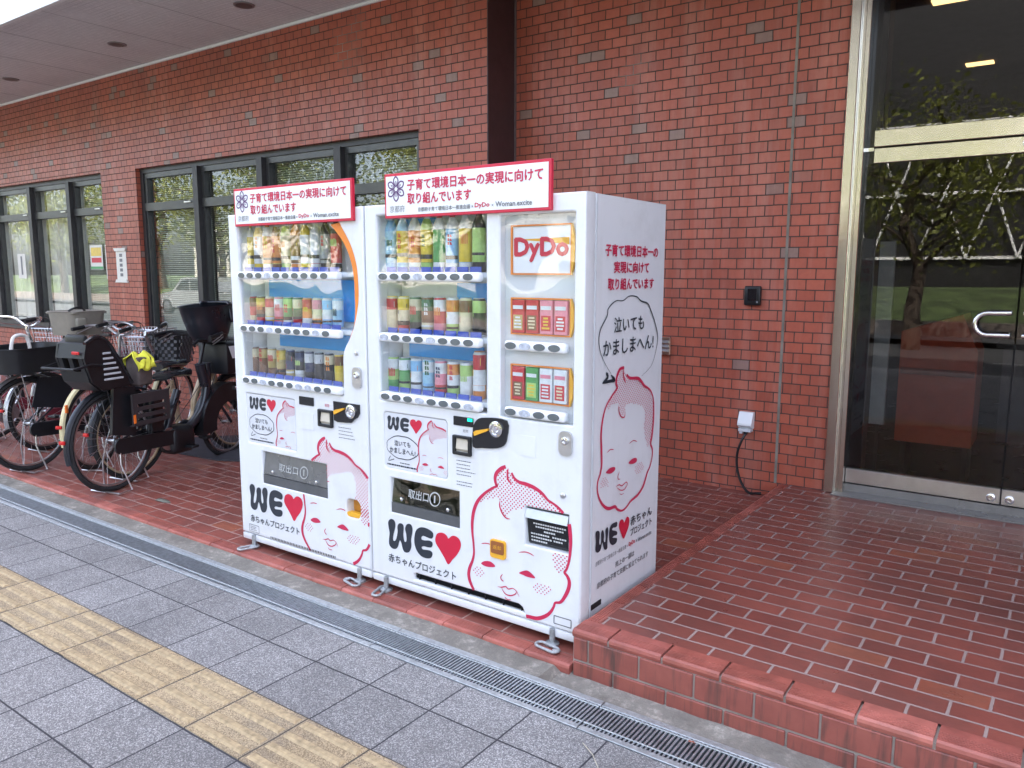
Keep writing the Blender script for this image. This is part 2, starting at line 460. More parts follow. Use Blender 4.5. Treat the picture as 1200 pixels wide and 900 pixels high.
def ribbon(b, pts, w, fn, e, closed=False, inc=None, exc=(), sub=8, taper=True):
    P = crom(pts, closed, sub=sub); n = len(P)
    run = []; runs = []
    idx = list(range(n)) + ([0] if closed else [])
    for i in idx:
        if keep(P[i], inc, exc): run.append(i)
        else:
            if len(run) > 1: runs.append(run)
            run = []
    if len(run) > 1: runs.append(run)
    for rn in runs:
        vs = []; fs = []
        for k, i in enumerate(rn):
            a = P[(i - 1) % n] if (closed or i > 0) else P[i]; c = P[(i + 1) % n] if (closed or i < n - 1) else P[i]
            tx, ty = c[0] - a[0], c[1] - a[1]; l = math.hypot(tx, ty) or 1
            nx, ny = -ty / l, tx / l
            ww = w * (1 + .25 * sin(i * .11)) / 2
            if taper and not closed: ww *= min(1, .25 + 4 * min(i, n - 1 - i) / n)
            vs += [fn(P[i][0] + nx * ww, P[i][1] + ny * ww, e), fn(P[i][0] - nx * ww, P[i][1] - ny * ww, e)]
            if k: q = 2 * k; fs.append((q - 2, q - 1, q + 1, q))
        b.add(vs, fs)

def blob(b, pts, fn, e, smooth=True, inc=None):
    P = crom(pts, True, sub=5) if smooth else pts
    if inc: P = [(min(max(p[0], inc[0]), inc[1]), min(max(p[1], inc[2]), inc[3])) for p in P]
    b.add([fn(p[0], p[1], e) for p in P], [tuple(range(len(P)))])

def dots(b, poly, pitch, r, fn, e, inc=None, exc=()):
    us = [p[0] for p in poly]; vs_ = [p[1] for p in poly]
    v = min(vs_); k = 0
    while v < max(vs_):
        u = min(us) + (pitch / 2 if k % 2 else 0)
        while u < max(us):
            if inside((u, v), poly) and keep((u, v), inc, exc):
                b.add([fn(u + r * cos(2 * pi * a / 7), v + r * sin(2 * pi * a / 7), e) for a in range(7)], [tuple(range(7))])
            u += pitch
        v += pitch * .5; k += 1

ORD = ["first", "second", "third", "fourth", "fifth", "sixth", "seventh", "eighth", "ninth", "tenth"]

# ================================================================== THE SETTING
FR = lambda y: (lambda u, v, d: (u, y - d, v))          # wall plane facing the street, d = towards street
ID = lambda u, v, d: (u, v, d)
YL, YR = 4.76, 5.10

def sheet(name, x0, x1, y0, y1, zf, mt, nx=2, ny=2):
    b = MB(); vs = []; fs = []
    for j in range(ny + 1):
        for i in range(nx + 1):
            x = x0 + (x1 - x0) * i / nx; y = y0 + (y1 - y0) * j / ny
            vs.append((x, y, zf(x, y)))
    for j in range(ny):
        for i in range(nx):
            a = j * (nx + 1) + i; fs.append((a, a + 1, a + nx + 2, a + nx + 1))
    b.add(vs, fs); o = b.build(name, mt, fixn=False); struct(o); return o

# far ground, road, pavement
EARTH = mat("earth", (.10, .085, .06), .9, 0, .3, .8)
ASPH = mat("asphalt", (.055, .055, .057), .8, 0, .25, 30, bump=.5)
GRASS = mat("grass_blades", (.05, .075, .02), .8, 0, .6, 1.7, bump=1.0)
KERBM = mat("kerb_concrete", (.32, .31, .29), .8, 0, .2, 6, bump=.4)
sheet("ground", -220, 220, -220, 60, lambda x, y: -.30, EARTH)
sheet("pavement", -30, 12, -3.3, 2.122, lambda x, y: -.006, PAVE)
sheet("road", -200, 200, -10.2, -3.46, lambda x, y: -.15, ASPH)
b = MB(); b.box(-60, 40, -3.46, -3.3, -.2, -.008); struct(b.build("kerb", KERBM))
b = MB()
for k in range(24): b.box(-60 + k * 4.2, -58 + k * 4.2, -6.9, -6.78, -.15, -.146)
struct(b.build("road_marking", mat("road_paint", (.7, .7, .68), .6)))

# tactile strip with four raised bars a slab
b = MB(); z0 = -.002
b.box(-30, 12, 1.352, 1.633, -.02, z0)
k0 = int((-14) / .2985)
for k in range(-48, 12):
    xa = k * .2985 - .239 + .0 ; 
    for q in range(4):
        y = 1.352 + .035 + q * .0705
        b.add([(xa + .012, y - .017, z0), (xa + .286, y - .017, z0), (xa + .286, y + .017, z0), (xa + .012, y + .017, z0),
               (xa + .018, y - .010, z0 + .0055), (xa + .280, y - .010, z0 + .0055), (xa + .280, y + .010, z0 + .0055), (xa + .018, y + .010, z0 + .0055)],
              [(0, 1, 5, 4), (1, 2, 6, 5), (2, 3, 7, 6), (3, 0, 4, 7), (4, 5, 6, 7)], 1)
struct(b.build("tactile_paving", [TACT, mat("worn_guide_bar", (.36, .272, .155), .7, 0, .3, 45, bump=.6)]))

# concrete strip behind the drain, rough and uneven
def cz(x, y):
    n = noise.noise(Vector((x * 2.2, y * 9, 0))) * .006 + noise.noise(Vector((x * 11, y * 22, 3))) * .004
    return (-.014 + n * .5) if x < -1.55 else (-.034 + n * 1.3 - .012 * (2.47 - y) / .13)
sheet("concrete_strip", -30, 12, 2.332, 2.50, cz, CONC, 1400, 8)

# drain
b = MB(); b.box(-30, 12, 2.12, 2.335, -.14, -.13); b.box(-30, 12, 2.122, 2.126, -.13, -.012); b.box(-30, 12, 2.331, 2.335, -.13, -.014)
struct(b.build("drain_channel", mat("drain_dark", (.03, .03, .032), .8, 0, .3, 6)))
SEC = .996
def grate_mesh():
    b = MB(); x1 = SEC - .004
    b.rbox(0, x1, 2.299, 2.330, -.03, -.004, .002, 1); b.rbox(0, x1, 2.128, 2.154, -.03, -.004, .002, 1)
    nb = 64
    for k in range(nb):
        x = .006 + k * (x1 - .012) / (nb - 1)
        b.box(x - .0036, x + .0036, 2.154, 2.299, -.03, -.0065, 1)
    for y in (2.287, 2.174): b.tube([(0, y, -.0052), (x1, y, -.0052)], .0030, 6, mi=2)
    return b
first = None
for k in range(-13, 3):
    if first is None:
        o = grate_mesh().build("drain_grate", [GALV, GALVD, GALV]); first = o
    else:
        o = first.copy(); COL.objects.link(o)
    o.location = (-1.253 + k * SEC, 0, 0)
    tag(o, "galvanised steel grating section in the long drain beside the grey pavement", "drain grate", "drain grating sections")

# lower red tiled floor where the machines and bicycles stand, rising gently to the wall
fz = lambda x, y: max(0.0, (y - 2.545)) / (YR - 2.545) * .06
sheet("lower_floor", -30, -1.487, 2.548, YR + .02, fz, PLAT2, 2, 2)
def nosing(xa, xb, prof, n0, pitch, gap=.004):
    """edge tiles with rounded lip and grooves, one block a tile"""
    b = MB()
    k = 0; x = n0
    while x < xb:
        x0, x1 = max(x + gap / 2, xa), min(x + pitch - gap / 2, xb)
        if x1 - x0 > .02:
            n = len(prof)
            dz = random.uniform(-.0008, .0008); dy = random.uniform(-.0012, .0012)
            vs = [(x0, y + dy, z + dz) for y, z in prof] + [(x1, y + dy, z + dz) for y, z in prof]
            b.add(vs, [tuple(range(n)), tuple(range(2 * n - 1, n - 1, -1))] + [(i, i + n, (i + 1) % n + n, (i + 1) % n) for i in range(n)], random.choice((0, 0, 1, 2)))
        x += pitch
    return b
def prof_edge(y0, y1, zt, zb, lip):
    p = [(y0 + .004, zb), (y0, zt - lip), (y0 + .003, zt - lip * .35), (y0 + .012, zt)]
    for g in range(5):
        gy = y0 + .018 + g * .010
        p += [(gy, zt), (gy + .001, zt - .003), (gy + .0042, zt - .003), (gy + .0052, zt)]
    p += [(y1, zt), (y1, zb)]
    return p
T1 = mat("edge_tile_red", (.33, .092, .067), .42, 0, .30, 9, bump=.5); T2 = mat("edge_tile_rose", (.37, .115, .088), .40, 0, .30, 9, bump=.5); T3 = mat("edge_tile_brown", (.30, .085, .065), .45, 0, .3, 9, bump=.5)
o = nosing(-30, -1.49, prof_edge(2.464, 2.545, .001, -.045, .014), -1.49 - .2165 * 132, .2165).build("floor_edge_tiles", [T1, T2, T3]); struct(o)

# raised entrance platform
PZ = .15
sheet("entrance_platform", -1.43, 9, 2.585, YR + .25, lambda x, y: PZ - .001, PLAT)
o = nosing(-1.487, 9, prof_edge(2.478, 2.584, PZ, PZ - .03, .016), -1.55, .2195, .009).build("platform_edge_tiles", [T1, T2, T3]); struct(o)
# left edge tiles run back to the wall
b = nosing(2.586, YR, [(x, z) for x, z in prof_edge(-1.489, -1.432, PZ - .0005, PZ - .04, .014)], 2.586, .2165, .006)
b.v = [(p[1], p[0], p[2]) for p in b.v]; struct(b.build("platform_side_tiles", [T1, T2, T3]))
b = MB(); b.box(-1.484, 9, 2.484, YR, -.08, PZ - .012)
struct(b.build("platform_base", mat("old_mortar", (.30, .26, .23), .85, 0, .25, 9, bump=.6)))
def stained():
    mt, nt, p = new_mat("riser_tile_stained"); v = pos(nt)
    n = noise_n(nt, v, 14, 4)
    c = ramp(nt, n, [(.3, (.25, .07, .054)), (.7, (.31, .09, .067))])
    mp = N(nt, "ShaderNodeMapping"); L(nt, v, mp.inputs[0]); mp.inputs['Scale'].default_value = (9, 1, .9)
    st = ramp(nt, noise_n(nt, mp.outputs[0], 2.0, 4, .7), [(.50, (0, 0, 0)), (.66, (.75, .75, .75))])
    c = mixc(nt, st, c, (.055, .042, .036))
    L(nt, c, p.inputs['Base Color']); p.inputs['Roughness'].default_value = .5
    return mt
STN = stained()
b = MB()
x = -1.484
for x1 in [-1.4165 + .2150 * k for k in range(50)]:
    b.rbox(x + .004, x1 - .004, 2.477, 2.49, .030, .118, .003, 1); x = x1
x = -1.484
for x1 in [-1.307 + .2155 * k for k in range(50)]:
    b.rbox(x + .004, x1 - .004, 2.476, 2.49, -.06, .021, .003, 1); x = x1
struct(b.build("platform_riser_tiles", STN))

# ------------------------------------------------------------------ the brick building
BLD = thing("brick_building", (0, 0, 0), "red brick tiled public building with dark framed windows, pale soffit and glass entrance doors", "building")
W1 = (-13.6, -9.245, .80, 2.650); W2 = (-8.50, -4.325, .80, 2.640)
panel("street_wall", rect(-30, -3.642, 0, 3.70), [rect(*W1), rect(*W2)], FR(YL), -.335, 0, BRICK, BLD)
panel("entrance_wall", [(-3.9, -.05), (-1.207, -.05), (-1.207, 3.78), (-3.9, 3.78)], [], FR(YR), -.2, 0, BRICK, BLD)
b = MB(); b.box(2.2, 9, YR, YR + .2, 0, 3.78); b.build("side_wall", BRICK, BLD)
b = MB(); b.box(-30, 9, YL + .02, 18, 3.96, 15.5); b.build("upper_storey", BRICK, BLD)
b = MB(); b.box(5.2, 9, .8, YR - .001, 0, 15); b.build("added_sky_blocker", BRICK, BLD)  # added mass out of view, blocks sky to darken the right machine flank
b = MB(); b.box(-30, 5.19, 3.205, 5.30, 3.684, 3.95); so = b.build("soffit", SOFF, BLD)
b = MB(); b.box(-30, 5.19, 3.165, 3.203, 3.60, 4.02); b.build("fascia", mat("fascia_white", (.72, .72, .70), .5, 0, .06), BLD)
b = MB()
for k in range(38): b.box(-30 + k * .91, -29.994 + k * .91, 3.29, YL - .02, 3.6822, 3.6836)
b.build("soffit_joints", mat("joint_grey", (.42, .42, .42), .7), BLD)
b = MB(); b.box(-30, 5.19, 3.262, 3.285, 3.676, 3.6835); b.build("drip_groove", mat("groove_grey", (.25, .26, .28), .6), BLD)
b = MB(); b.box(-30, -3.642, YL - .018, YL - .001, 3.660, 3.6835); b.box(-3.640, 5.19, YR - .018, YR - .001, 3.66, 3.6835); b.build("ceiling_trim", WHITE2, BLD)
for x, y in ((-5.73, 4.22), (-7.68, 4.20), (-10.03, 4.22), (-12.4, 4.22), (-3.75, 4.22)):
    b = MB(); b.lathe([(.085, 3.683), (.085, 3.676), (.068, 3.676)], (x, y, 0), seg=24)
    d = b.build("downlight", mat("downlight_ring", (.30, .30, .31), .4, .5), BLD)
    b = MB(); b.lathe([(.066, 3.6745), (.05, 3.674)], (x, y, 0), seg=20); b.build("lens", mat("downlight_lens", (.06, .06, .065), .3), d)
b = MB(); b.box(-1.526, -1.509, YR - .004, YR - .0005, .15, 3.66); b.build("sealant_joint", mat("sealant", (.20, .175, .145), .7, 0, .3, 8), BLD)
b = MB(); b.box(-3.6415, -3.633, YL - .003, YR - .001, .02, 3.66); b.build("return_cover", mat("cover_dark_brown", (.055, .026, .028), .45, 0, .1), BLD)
b = MB(); b.box(-3.632, -3.620, YR - .014, YR - .001, .05, 3.66); b.build("corner_bead", mat("corner_bead_metal", (.16, .12, .12), .5, .3), BLD)
# rooms behind the glass
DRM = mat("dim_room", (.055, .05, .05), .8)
b = MB(); b.box(-30, -3.75, 6.4, 6.5, 0, 3.7); b.box(-30, -3.75, YR + .02, 6.4, 3.60, 3.66); b.box(-30, -3.75, YR + .02, 6.4, 0, .02); b.build("office_room", mat("office_wall", (.22, .21, .19), .8), BLD)
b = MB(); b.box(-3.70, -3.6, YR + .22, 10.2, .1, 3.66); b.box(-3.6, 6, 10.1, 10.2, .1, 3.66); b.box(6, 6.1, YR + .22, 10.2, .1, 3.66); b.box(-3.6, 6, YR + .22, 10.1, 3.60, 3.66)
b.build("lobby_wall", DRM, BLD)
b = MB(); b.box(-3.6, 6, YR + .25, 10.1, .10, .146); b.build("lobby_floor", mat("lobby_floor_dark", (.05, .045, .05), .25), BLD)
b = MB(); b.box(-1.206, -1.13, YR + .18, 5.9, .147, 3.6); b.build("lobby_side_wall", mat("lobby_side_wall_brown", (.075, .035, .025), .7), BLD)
lampm = bpy.data.materials.new("lit_lamp"); lampm.use_nodes = True
pp = lampm.node_tree.nodes["Principled BSDF"]; pp.inputs['Emission Color'].default_value = (1, .62, .25, 1); pp.inputs['Emission Strength'].default_value = .55
for (x, y) in ((-.98, 9.35), (-.98, 7.1), (.5, 9.35), (.5, 7.1)):
    b = MB(); b.box(x - .12, x + .12, y - .06, y + .06, 3.585, 3.598); b.build("lobby_ceiling_lamp", lampm, BLD)

# windows: frames, panes and blinds
def window(x0, x1, mulls, zt, ztr, z0, sash, curtain):
    fr = MB(); yb = YL + .13; yf = YL + .05
    fr.box(x0, x1, yf, yb, zt - .05, zt - .001); fr.box(x0, x1, yf, yb, z0 + .001, z0 + .06)
    xs = [x0] + mulls + [x1]
    fr.box(x0 + .001, x0 + .06, yf, yb, z0 + .06, zt - .05); fr.box(x1 - .05, x1 - .001, yf, yb, z0 + .06, zt - .05)
    for mx in mulls: fr.box(mx - .042, mx + .042, YL + .012, yb, z0 + .06, zt - .05)
    w = fr.build("window", DARKF, BLD)
    for i in range(len(xs) - 1):
        a = xs[i] + (.042 if i else .06); c = xs[i + 1] - (.042 if i < len(xs) - 2 else .05)
        t = MB(); t.box(a + .001, c - .001, yf + .004, yb, ztr - .04, ztr + .045)
        t.box(a + .001, c - .001, yf + .014, yb, zt - .105, zt - .051)
        t.box(a + .001, a + .045, yf + .014, yb, ztr + .046, zt - .106); t.box(c - .03, c - .001, yf + .014, yb, ztr + .046, zt - .106)
        t.box(a + .001, a + .03, yf + .016, yb, z0 + .062, ztr - .041); t.box(c - .03, c - .001, yf + .016, yb, z0 + .062, ztr - .041)
        t.build("sash_frame", sash, w)
        t = MB(); t.rbox(c - .22, c - .10, yf - .012, yf + .006, ztr + .012, ztr + .030, .003, 1); t.build("latch", ALU, w)
        g = MB(); g.box(a + .03, c - .03, yb - .03, yb - .024, z0 + .06, ztr - .04); g.box(a + .045, c - .03, yb - .03, yb - .024, ztr + .046, zt - .105)
        g.build("pane", WING, w)
        if curtain[i] == 'b':
            s = MB(); z = z0 + .02
            while z < zt:
                s.add([(a - .02, yb + .07, z), (c + .02, yb + .07, z), (c + .02, yb + .088, z + .017), (a - .02, yb + .088, z + .017)], [(0, 1, 2, 3)]); z += .0215
            s.build("blind", mat("blind_slat", (.44, .44, .38), .5, 0, .08), w)
        else:
            s = MB(); vs = []; fs = []; n = 60
            for k in range(n + 1):
                x = a - .03 + (c - a + .06) * k / n; y = yb + .10 + .02 * sin(k * 1.15) + .008 * sin(k * 2.7)
                vs += [(x, y, z0), (x, y, zt)]
                if k: q = 2 * k; fs.append((q - 2, q, q + 1, q - 1))
            s.add(vs, fs, 0, True); s.build("curtain", mat("curtain_cloth", (.74, .71, .68), .9, 0, .05), w)
    return w
SASH = mat("sash_bronze", (.075, .075, .075), .35, .5, .08)
window(W2[0], W2[1], [-7.41, -6.365, -5.287], W2[3], 2.225, W2[2], SASH, 'bbbb')
window(W1[0], W1[1], [-12.25, -11.13, -10.09], W1[3], 2.235, W1[2], SASH, 'cccb')
b = MB(); b.box(W1[0], W1[1], YL - .03, YL + .05, W1[2] - .035, W1[2] - .001); b.box(W2[0], W2[1], YL - .03, YL + .05, W2[2] - .035, W2[2] - .001); b.build("window_sill", DARKF, BLD)

# entrance door screen
DOOR = MB()
DOOR.rbox(-1.206, -1.150, YR - .035, YR + .12, .15, 3.66, .004, 1); DOOR.box(-1.149, -1.128, YR + .0, YR + .11, .15, 3.66); DOOR.rbox(-1.127, -1.098, YR - .012, YR + .10, .15, 3.66, .003, 1)
D = DOOR.build("entrance_door", STEEL, BLD)
b = MB(); b.box(-1.097, -1.02, YR + .07, YR + .10, .15, 3.66); b.build("inner_jamb", BLACKG, D)
yd = YR + .06
b = MB(); b.rbox(-1.053, 2.19, yd - .02, yd + .05, 2.262, 2.356, .003, 1); b.build("transom_rail", STEEL, D)
b = MB(); b.rbox(-1.050, -.262, yd - .018, yd + .045, 2.168, 2.253, .003, 1); b.rbox(-.254, .55, yd - .018, yd + .045, 2.168, 2.253, .003, 1); b.rbox(.558, 2.19, yd - .018, yd + .045, 2.168, 2.253, .003, 1); b.build("top_rail", STEEL, D)
for x in (-.282, -.225):
    b = MB(); b.lathe([(.024, 0), (.024, .012), (.016, .018)], (x, yd - .019, 2.215), (0, -1, 0), 20); b.build("pivot_cap", CHROME, D)
b = MB(); b.box(-1.054, -1.097, yd - .005, yd + .03, 2.24, 2.26); b.build("pivot_arm", CHROME, D)
for x0, x1 in ((-1.096, -.262), (-.256, .55)):
    b = MB(); b.rbox(x0, x1, yd - .02, yd + .03, .215, .306, .003, 1); r_ = b.build("bottom_rail", ALU, D)
for x in (-.306, -.215):
    b = MB(); b.lathe([(.023, 0), (.023, .008), (.018, .012), (.010, .012), (.010, .006)], (x, yd - .021, .25), (0, -1, 0), 20); b.build("lock", CHROME, D)
for x0, x1 in ((-1.096, -.262), (-.256, .55)):
    b = MB(); b.box(x0 + .002, x1 - .002, yd, yd + .010, .307, 2.167); b.build("glass_leaf", DOORG, D)
b = MB(); b.box(-1.050, 2.19, yd + .003, yd + .013, 2.357, 3.66); b.build("transom_glass", DOORG, D)
b = MB(); b.box(.56, 2.19, yd, yd + .010, .16, 2.167); b.build("side_glass", DOORG, D)
for sx, xc in ((1, -.292), (-1, -.222)):
    b = MB(); dx = -.145 * sx
    pts = [(xc, yd - .0, 1.305), (xc, yd - .055, 1.305), (xc + dx * .6, yd - .06, 1.303)]
    for k in range(9):
        a = pi / 2 + pi * k / 8
        pts.append((xc + dx * .7 + sx * cos(a) * .062 * 1.0, yd - .06, 1.242 + .062 * sin(a)))
    pts += [(xc + dx * .6, yd - .06, 1.181), (xc, yd - .055, 1.181), (xc, yd, 1.181)]
    b.tube(pts, .0145, 12); b.build("pull_handle", CHROME, D)
b = MB(); b.box(-1.15, 2.2, YR - .08, YR + .24, .1515, .158); b.box(-1.098, 2.2, yd - .01, yd + .03, .158, .205); b.build("threshold", mat("threshold_stone", (.20, .19, .18), .3, 0, .12, 8), D)

# ------------------------------------------------------------------ things on the wall
t = thing("wall_intercom", (-1.716, YR, 1.375), "small black box fixed to the brick wall between vending machine and door", "wall box")
b = MB(); b.rbox(-1.770, -1.662, YR - .035, YR - .002, 1.312, 1.438, .010, 3); h = b.build("housing", BLACK, t)
b = MB(); b.rbox(-1.745, -1.688, YR - .040, YR - .0355, 1.345, 1.420, .002, 1); b.build("screen", BLACKG, t)
b = MB(); b.lathe([(.006, 0), (.006, .004)], (-1.68, YR - .0355, 1.335), (0, -1, 0), 10); b.build("sensor", mat("sensor_grey", (.3, .3, .32), .3), t)
t = thing("outdoor_socket", (-1.72, YR, .5), "white covered power socket low on the brick wall beside the entrance door", "socket")
b = MB(); b.prism([(YR - .002, .498), (YR - .002, .606), (YR - .030, .606), (YR - .062, .535), (YR - .062, .520), (YR - .030, .498)], lambda u, v, d: (d, u, v), -1.768, -1.674); b.build("cover", WHITE2, t)
b = MB(); b.box(-1.762, -1.680, YR - .055, YR - .004, .478, .4975); b.build("socket_base", GREYP, t)
for x in (-1.745, -1.715):
    b = MB(); b.rbox(x - .012, x + .010, YR - .05, YR - .02, .462, .4775, .002, 1); b.build("plug", BLACK if x > -1.73 else GREYP, t)
b = MB()
P = crom([(-1.715, YR - .035, .465), (-1.735, YR - .05, .42), (-1.762, YR - .05, .33), (-1.762, YR - .05, .24), (-1.735, YR - .055, .15), (-1.69, YR - .06, .085), (-1.655, YR - .05, .066), (-1.63, YR - .03, .066), (-1.60, YR - .02, .068)], sub=8)
b.tube(P, .0085, 8); tag(b.build("power_cable", BLACK), "black power cable curving down from the white socket to the floor", "cable")
t = thing("metal_wall_plate", (-2.32, YR, 1.0), "small steel louvre plate on the brick wall just behind the right vending machine", "vent plate")
b = MB(); b.rbox(-2.42, -2.280, YR - .030, YR - .002, .95, 1.075, .004, 1); h = b.build("plate", STEEL, t)
b = MB()
for z in (.975, 1.005, 1.035): b.prism([(YR - .031, z), (YR - .046, z + .002), (YR - .031, z + .02)], lambda u, v, d: (d, u, v), -2.40, -2.29)
b.build("louvre", ALU, t)
def notice(name, label, x0, x1, z0, z1, y, marks, frame=None):
    t = thing(name, ((x0 + x1) / 2, y, z0), label, "notice")
    b = MB(); b.box(x0, x1, y - .004, y - .0015, z0, z1); b.build("sheet", PAPER, t)
    F = FR(y)
    for mt, rs in marks:
        b = MB()
        for (a, c, d, e) in rs:
            b.add([F(x0 + (x1 - x0) * a, z0 + (z1 - z0) * d, .0055), F(x0 + (x1 - x0) * c, z0 + (z1 - z0) * d, .0055), F(x0 + (x1 - x0) * c, z0 + (z1 - z0) * e, .0055), F(x0 + (x1 - x0) * a, z0 + (z1 - z0) * e, .0055)], [(0, 1, 2, 3)])
        b.build("print", mt, t)
    return t
t = notice("wall_notice", "cream notice board with flared ends on the brick pier between the two window bays", -9.02, -8.80, 1.42, 1.77, YL, [])
b = MB(); b.prism([(-9.045, 1.40), (-8.775, 1.40), (-8.80, 1.435), (-9.02, 1.435)], FR(YL), .002, .02); b.build("end_trim", PAPER, t)
b = MB(); b.prism([(-9.02, 1.755), (-8.80, 1.755), (-8.775, 1.79), (-9.045, 1.79)], FR(YL), .002, .02); b.build("end_trim", PAPER, t)
b = MB()
for k in range(5): b.box(-8.945, -8.885, YL - .0062, YL - .0055, 1.47 + k * .055, 1.505 + k * .055)
b.build("print", VGREY, t)
YG = YL + .096
PBL = mat("print_blue", (.12, .14, .45), .5); PYE = mat("print_yellow", (.75, .55, .12), .5); PGR = mat("print_green", (.08, .35, .12), .5)
notice("window_poster", "white poster with yellow and red panels inside the far window", -9.80, -9.51, 1.55, 1.84, YG, [(PYE, [(.08, .92, .55, .9)]), (VRED, [(.1, .9, .28, .48)]), (PGR, [(.0, 1, .02, .12)])])
notice("window_poster", "tall white poster with a purple mark in the window pane right beside the brick pier", -9.44, -9.30, 1.44, 1.84, YG, [(PBL, [(.3, .7, .2, .4)]), (VGREY, [(.3, .85, .5, .75)]), (VRED, [(.1, .9, .86, .96)])])
notice("window_poster", "narrow cream paper slip stuck inside the pale curtained window at the far left", -11.78, -11.55, 1.43, 1.76, YG, [(VGREY, [(.4, .6, .15, .9)])])

# inside the lobby
t = thing("lobby_bin", (-.72, 6.0, .147), "red orange box stand with a sloping top behind the entrance glass", "box stand")
b = MB(); b.prism([(-.93, .40), (-.48, .40), (-.48, 1.02), (-.58, 1.26), (-.93, 1.14)], lambda u, v, d: (u, d, v), 5.75, 6.15); b.build("body", mat("bin_red", (.46, .065, .02), .5), t)
b = MB(); b.box(-.92, -.49, 5.73, 5.749, .86, .90); b.build("front_trim", mat("bin_trim", (.22, .05, .03), .5), t)
for x in (-.90, -.53):
    b = MB(); b.box(x, x + .03, 5.8, 6.1, .147, .40); b.build("leg", BLACK, t)
t = thing("lobby_board", (-1.0, 5.6, .147), "grey panel leaning beside the left jamb behind the entrance glass", "panel")
b = MB(); b.box(-1.04, -.95, 5.45, 5.48, .55, 1.72); b.build("board", mat("board_grey", (.40, .42, .40), .5), t)
b = MB(); b.box(-1.03, -.96, 5.46, 5.80, .147, .17); b.box(-1.0, -.98, 5.455, 5.475, .17, .55); b.build("foot", BLACK, t)
t = thing("lobby_counter", (.5, 7.6, .147), "long dark reception counter deep inside the lobby", "counter")
b = MB(); b.box(-.45, 5.5, 7.5, 8.1, .147, .92); b.build("front", mat("counter_front", (.10, .09, .10), .5), t)
b = MB(); b.box(-.5, 5.5, 7.45, 8.15, .921, .96); b.build("worktop", mat("counter_top", (.2, .19, .19), .3), t)

# ================================================================== THE VENDING MACHINES
YF = 2.58
F = FR(YF)                                  # front face of the doors, d towards the street
XS = -1.509
SD = lambda u, v, d: (XS + d, u, v)         # right flank of the right machine
HEAD=[(-1.881,0.718),(-1.903,0.707),(-1.928,0.684),(-1.937,0.658),(-1.932,0.634),(-1.926,0.627),(-1.954,0.612),(-1.994,0.582),(-2.031,0.542),(-2.052,0.496),(-2.061,0.448),(-2.061,0.396),(-2.055,0.346),(-2.053,0.303),(-2.062,0.266),(-2.077,0.232),(-2.083,0.2),(-2.075,0.167),(-2.049,0.129),(-1.991,0.074),(-1.919,0.063),(-1.848,0.066),(-1.774,0.087),(-1.721,0.092),(-1.684,0.109),(-1.656,0.133),(-1.638,0.162),(-1.63,0.183),(-1.606,0.192),(-1.588,0.215),(-1.568,0.257),(-1.564,0.29),(-1.574,0.311),(-1.587,0.323),(-1.576,0.343),(-1.565,0.385),(-1.56,0.441),(-1.562,0.488),(-1.57,0.534),(-1.593,0.565),(-1.624,0.59),(-1.652,0.603),(-1.67,0.61),(-1.698,0.633),(-1.735,0.65),(-1.777,0.659),(-1.811,0.662),(-1.835,0.674),(-1.851,0.696)]
HAIR=[(-1.881,0.716),(-1.906,0.7),(-1.928,0.676),(-1.926,0.631),(-1.969,0.599),(-2.015,0.558),(-2.022,0.53),(-1.979,0.56),(-1.913,0.58),(-1.91,0.547),(-1.898,0.516),(-1.874,0.498),(-1.857,0.52),(-1.844,0.54),(-1.782,0.55),(-1.725,0.568),(-1.651,0.566),(-1.597,0.569),(-1.633,0.591),(-1.67,0.606),(-1.716,0.637),(-1.777,0.655),(-1.816,0.659),(-1.849,0.684),(-1.864,0.71)]
HAIR2=[(-1.651,0.39),(-1.577,0.402),(-1.57,0.376),(-1.581,0.342),(-1.616,0.3),(-1.635,0.329)]
TUFT=[(-1.867,0.712),(-1.872,0.693),(-1.869,0.665),(-1.847,0.646)]
LOCK=[(-1.91,0.568),(-1.912,0.542),(-1.898,0.512),(-1.877,0.496),(-1.857,0.496)]
EYE1=[(-2.013,0.267),(-1.99,0.282),(-1.959,0.285),(-1.936,0.269),(-1.97,0.259),(-1.996,0.259)]
EYE2=[(-1.811,0.27),(-1.775,0.289),(-1.751,0.284),(-1.729,0.266),(-1.766,0.262),(-1.79,0.265)]
BROW1=[(-2.011,0.356),(-1.985,0.363),(-1.957,0.363)]
BROW2=[(-1.813,0.359),(-1.781,0.368),(-1.757,0.367),(-1.735,0.36)]
NOSE=[(-1.896,0.245),(-1.907,0.228),(-1.9,0.216),(-1.89,0.214)]
LIP1=[(-1.924,0.182),(-1.903,0.184),(-1.88,0.192),(-1.866,0.185),(-1.843,0.193),(-1.823,0.185),(-1.809,0.164)]
LIP2=[(-1.903,0.182),(-1.883,0.16),(-1.856,0.158),(-1.83,0.171),(-1.823,0.185)]
LIP3=[(-1.886,0.146),(-1.873,0.137),(-1.853,0.14)]
CHK1=[(-2.064,0.235),(-2.038,0.25),(-1.996,0.242),(-1.988,0.218),(-2.022,0.197),(-2.059,0.21)]
CHK2=[(-1.746,0.233),(-1.713,0.252),(-1.657,0.243),(-1.647,0.221),(-1.684,0.197),(-1.732,0.208)]
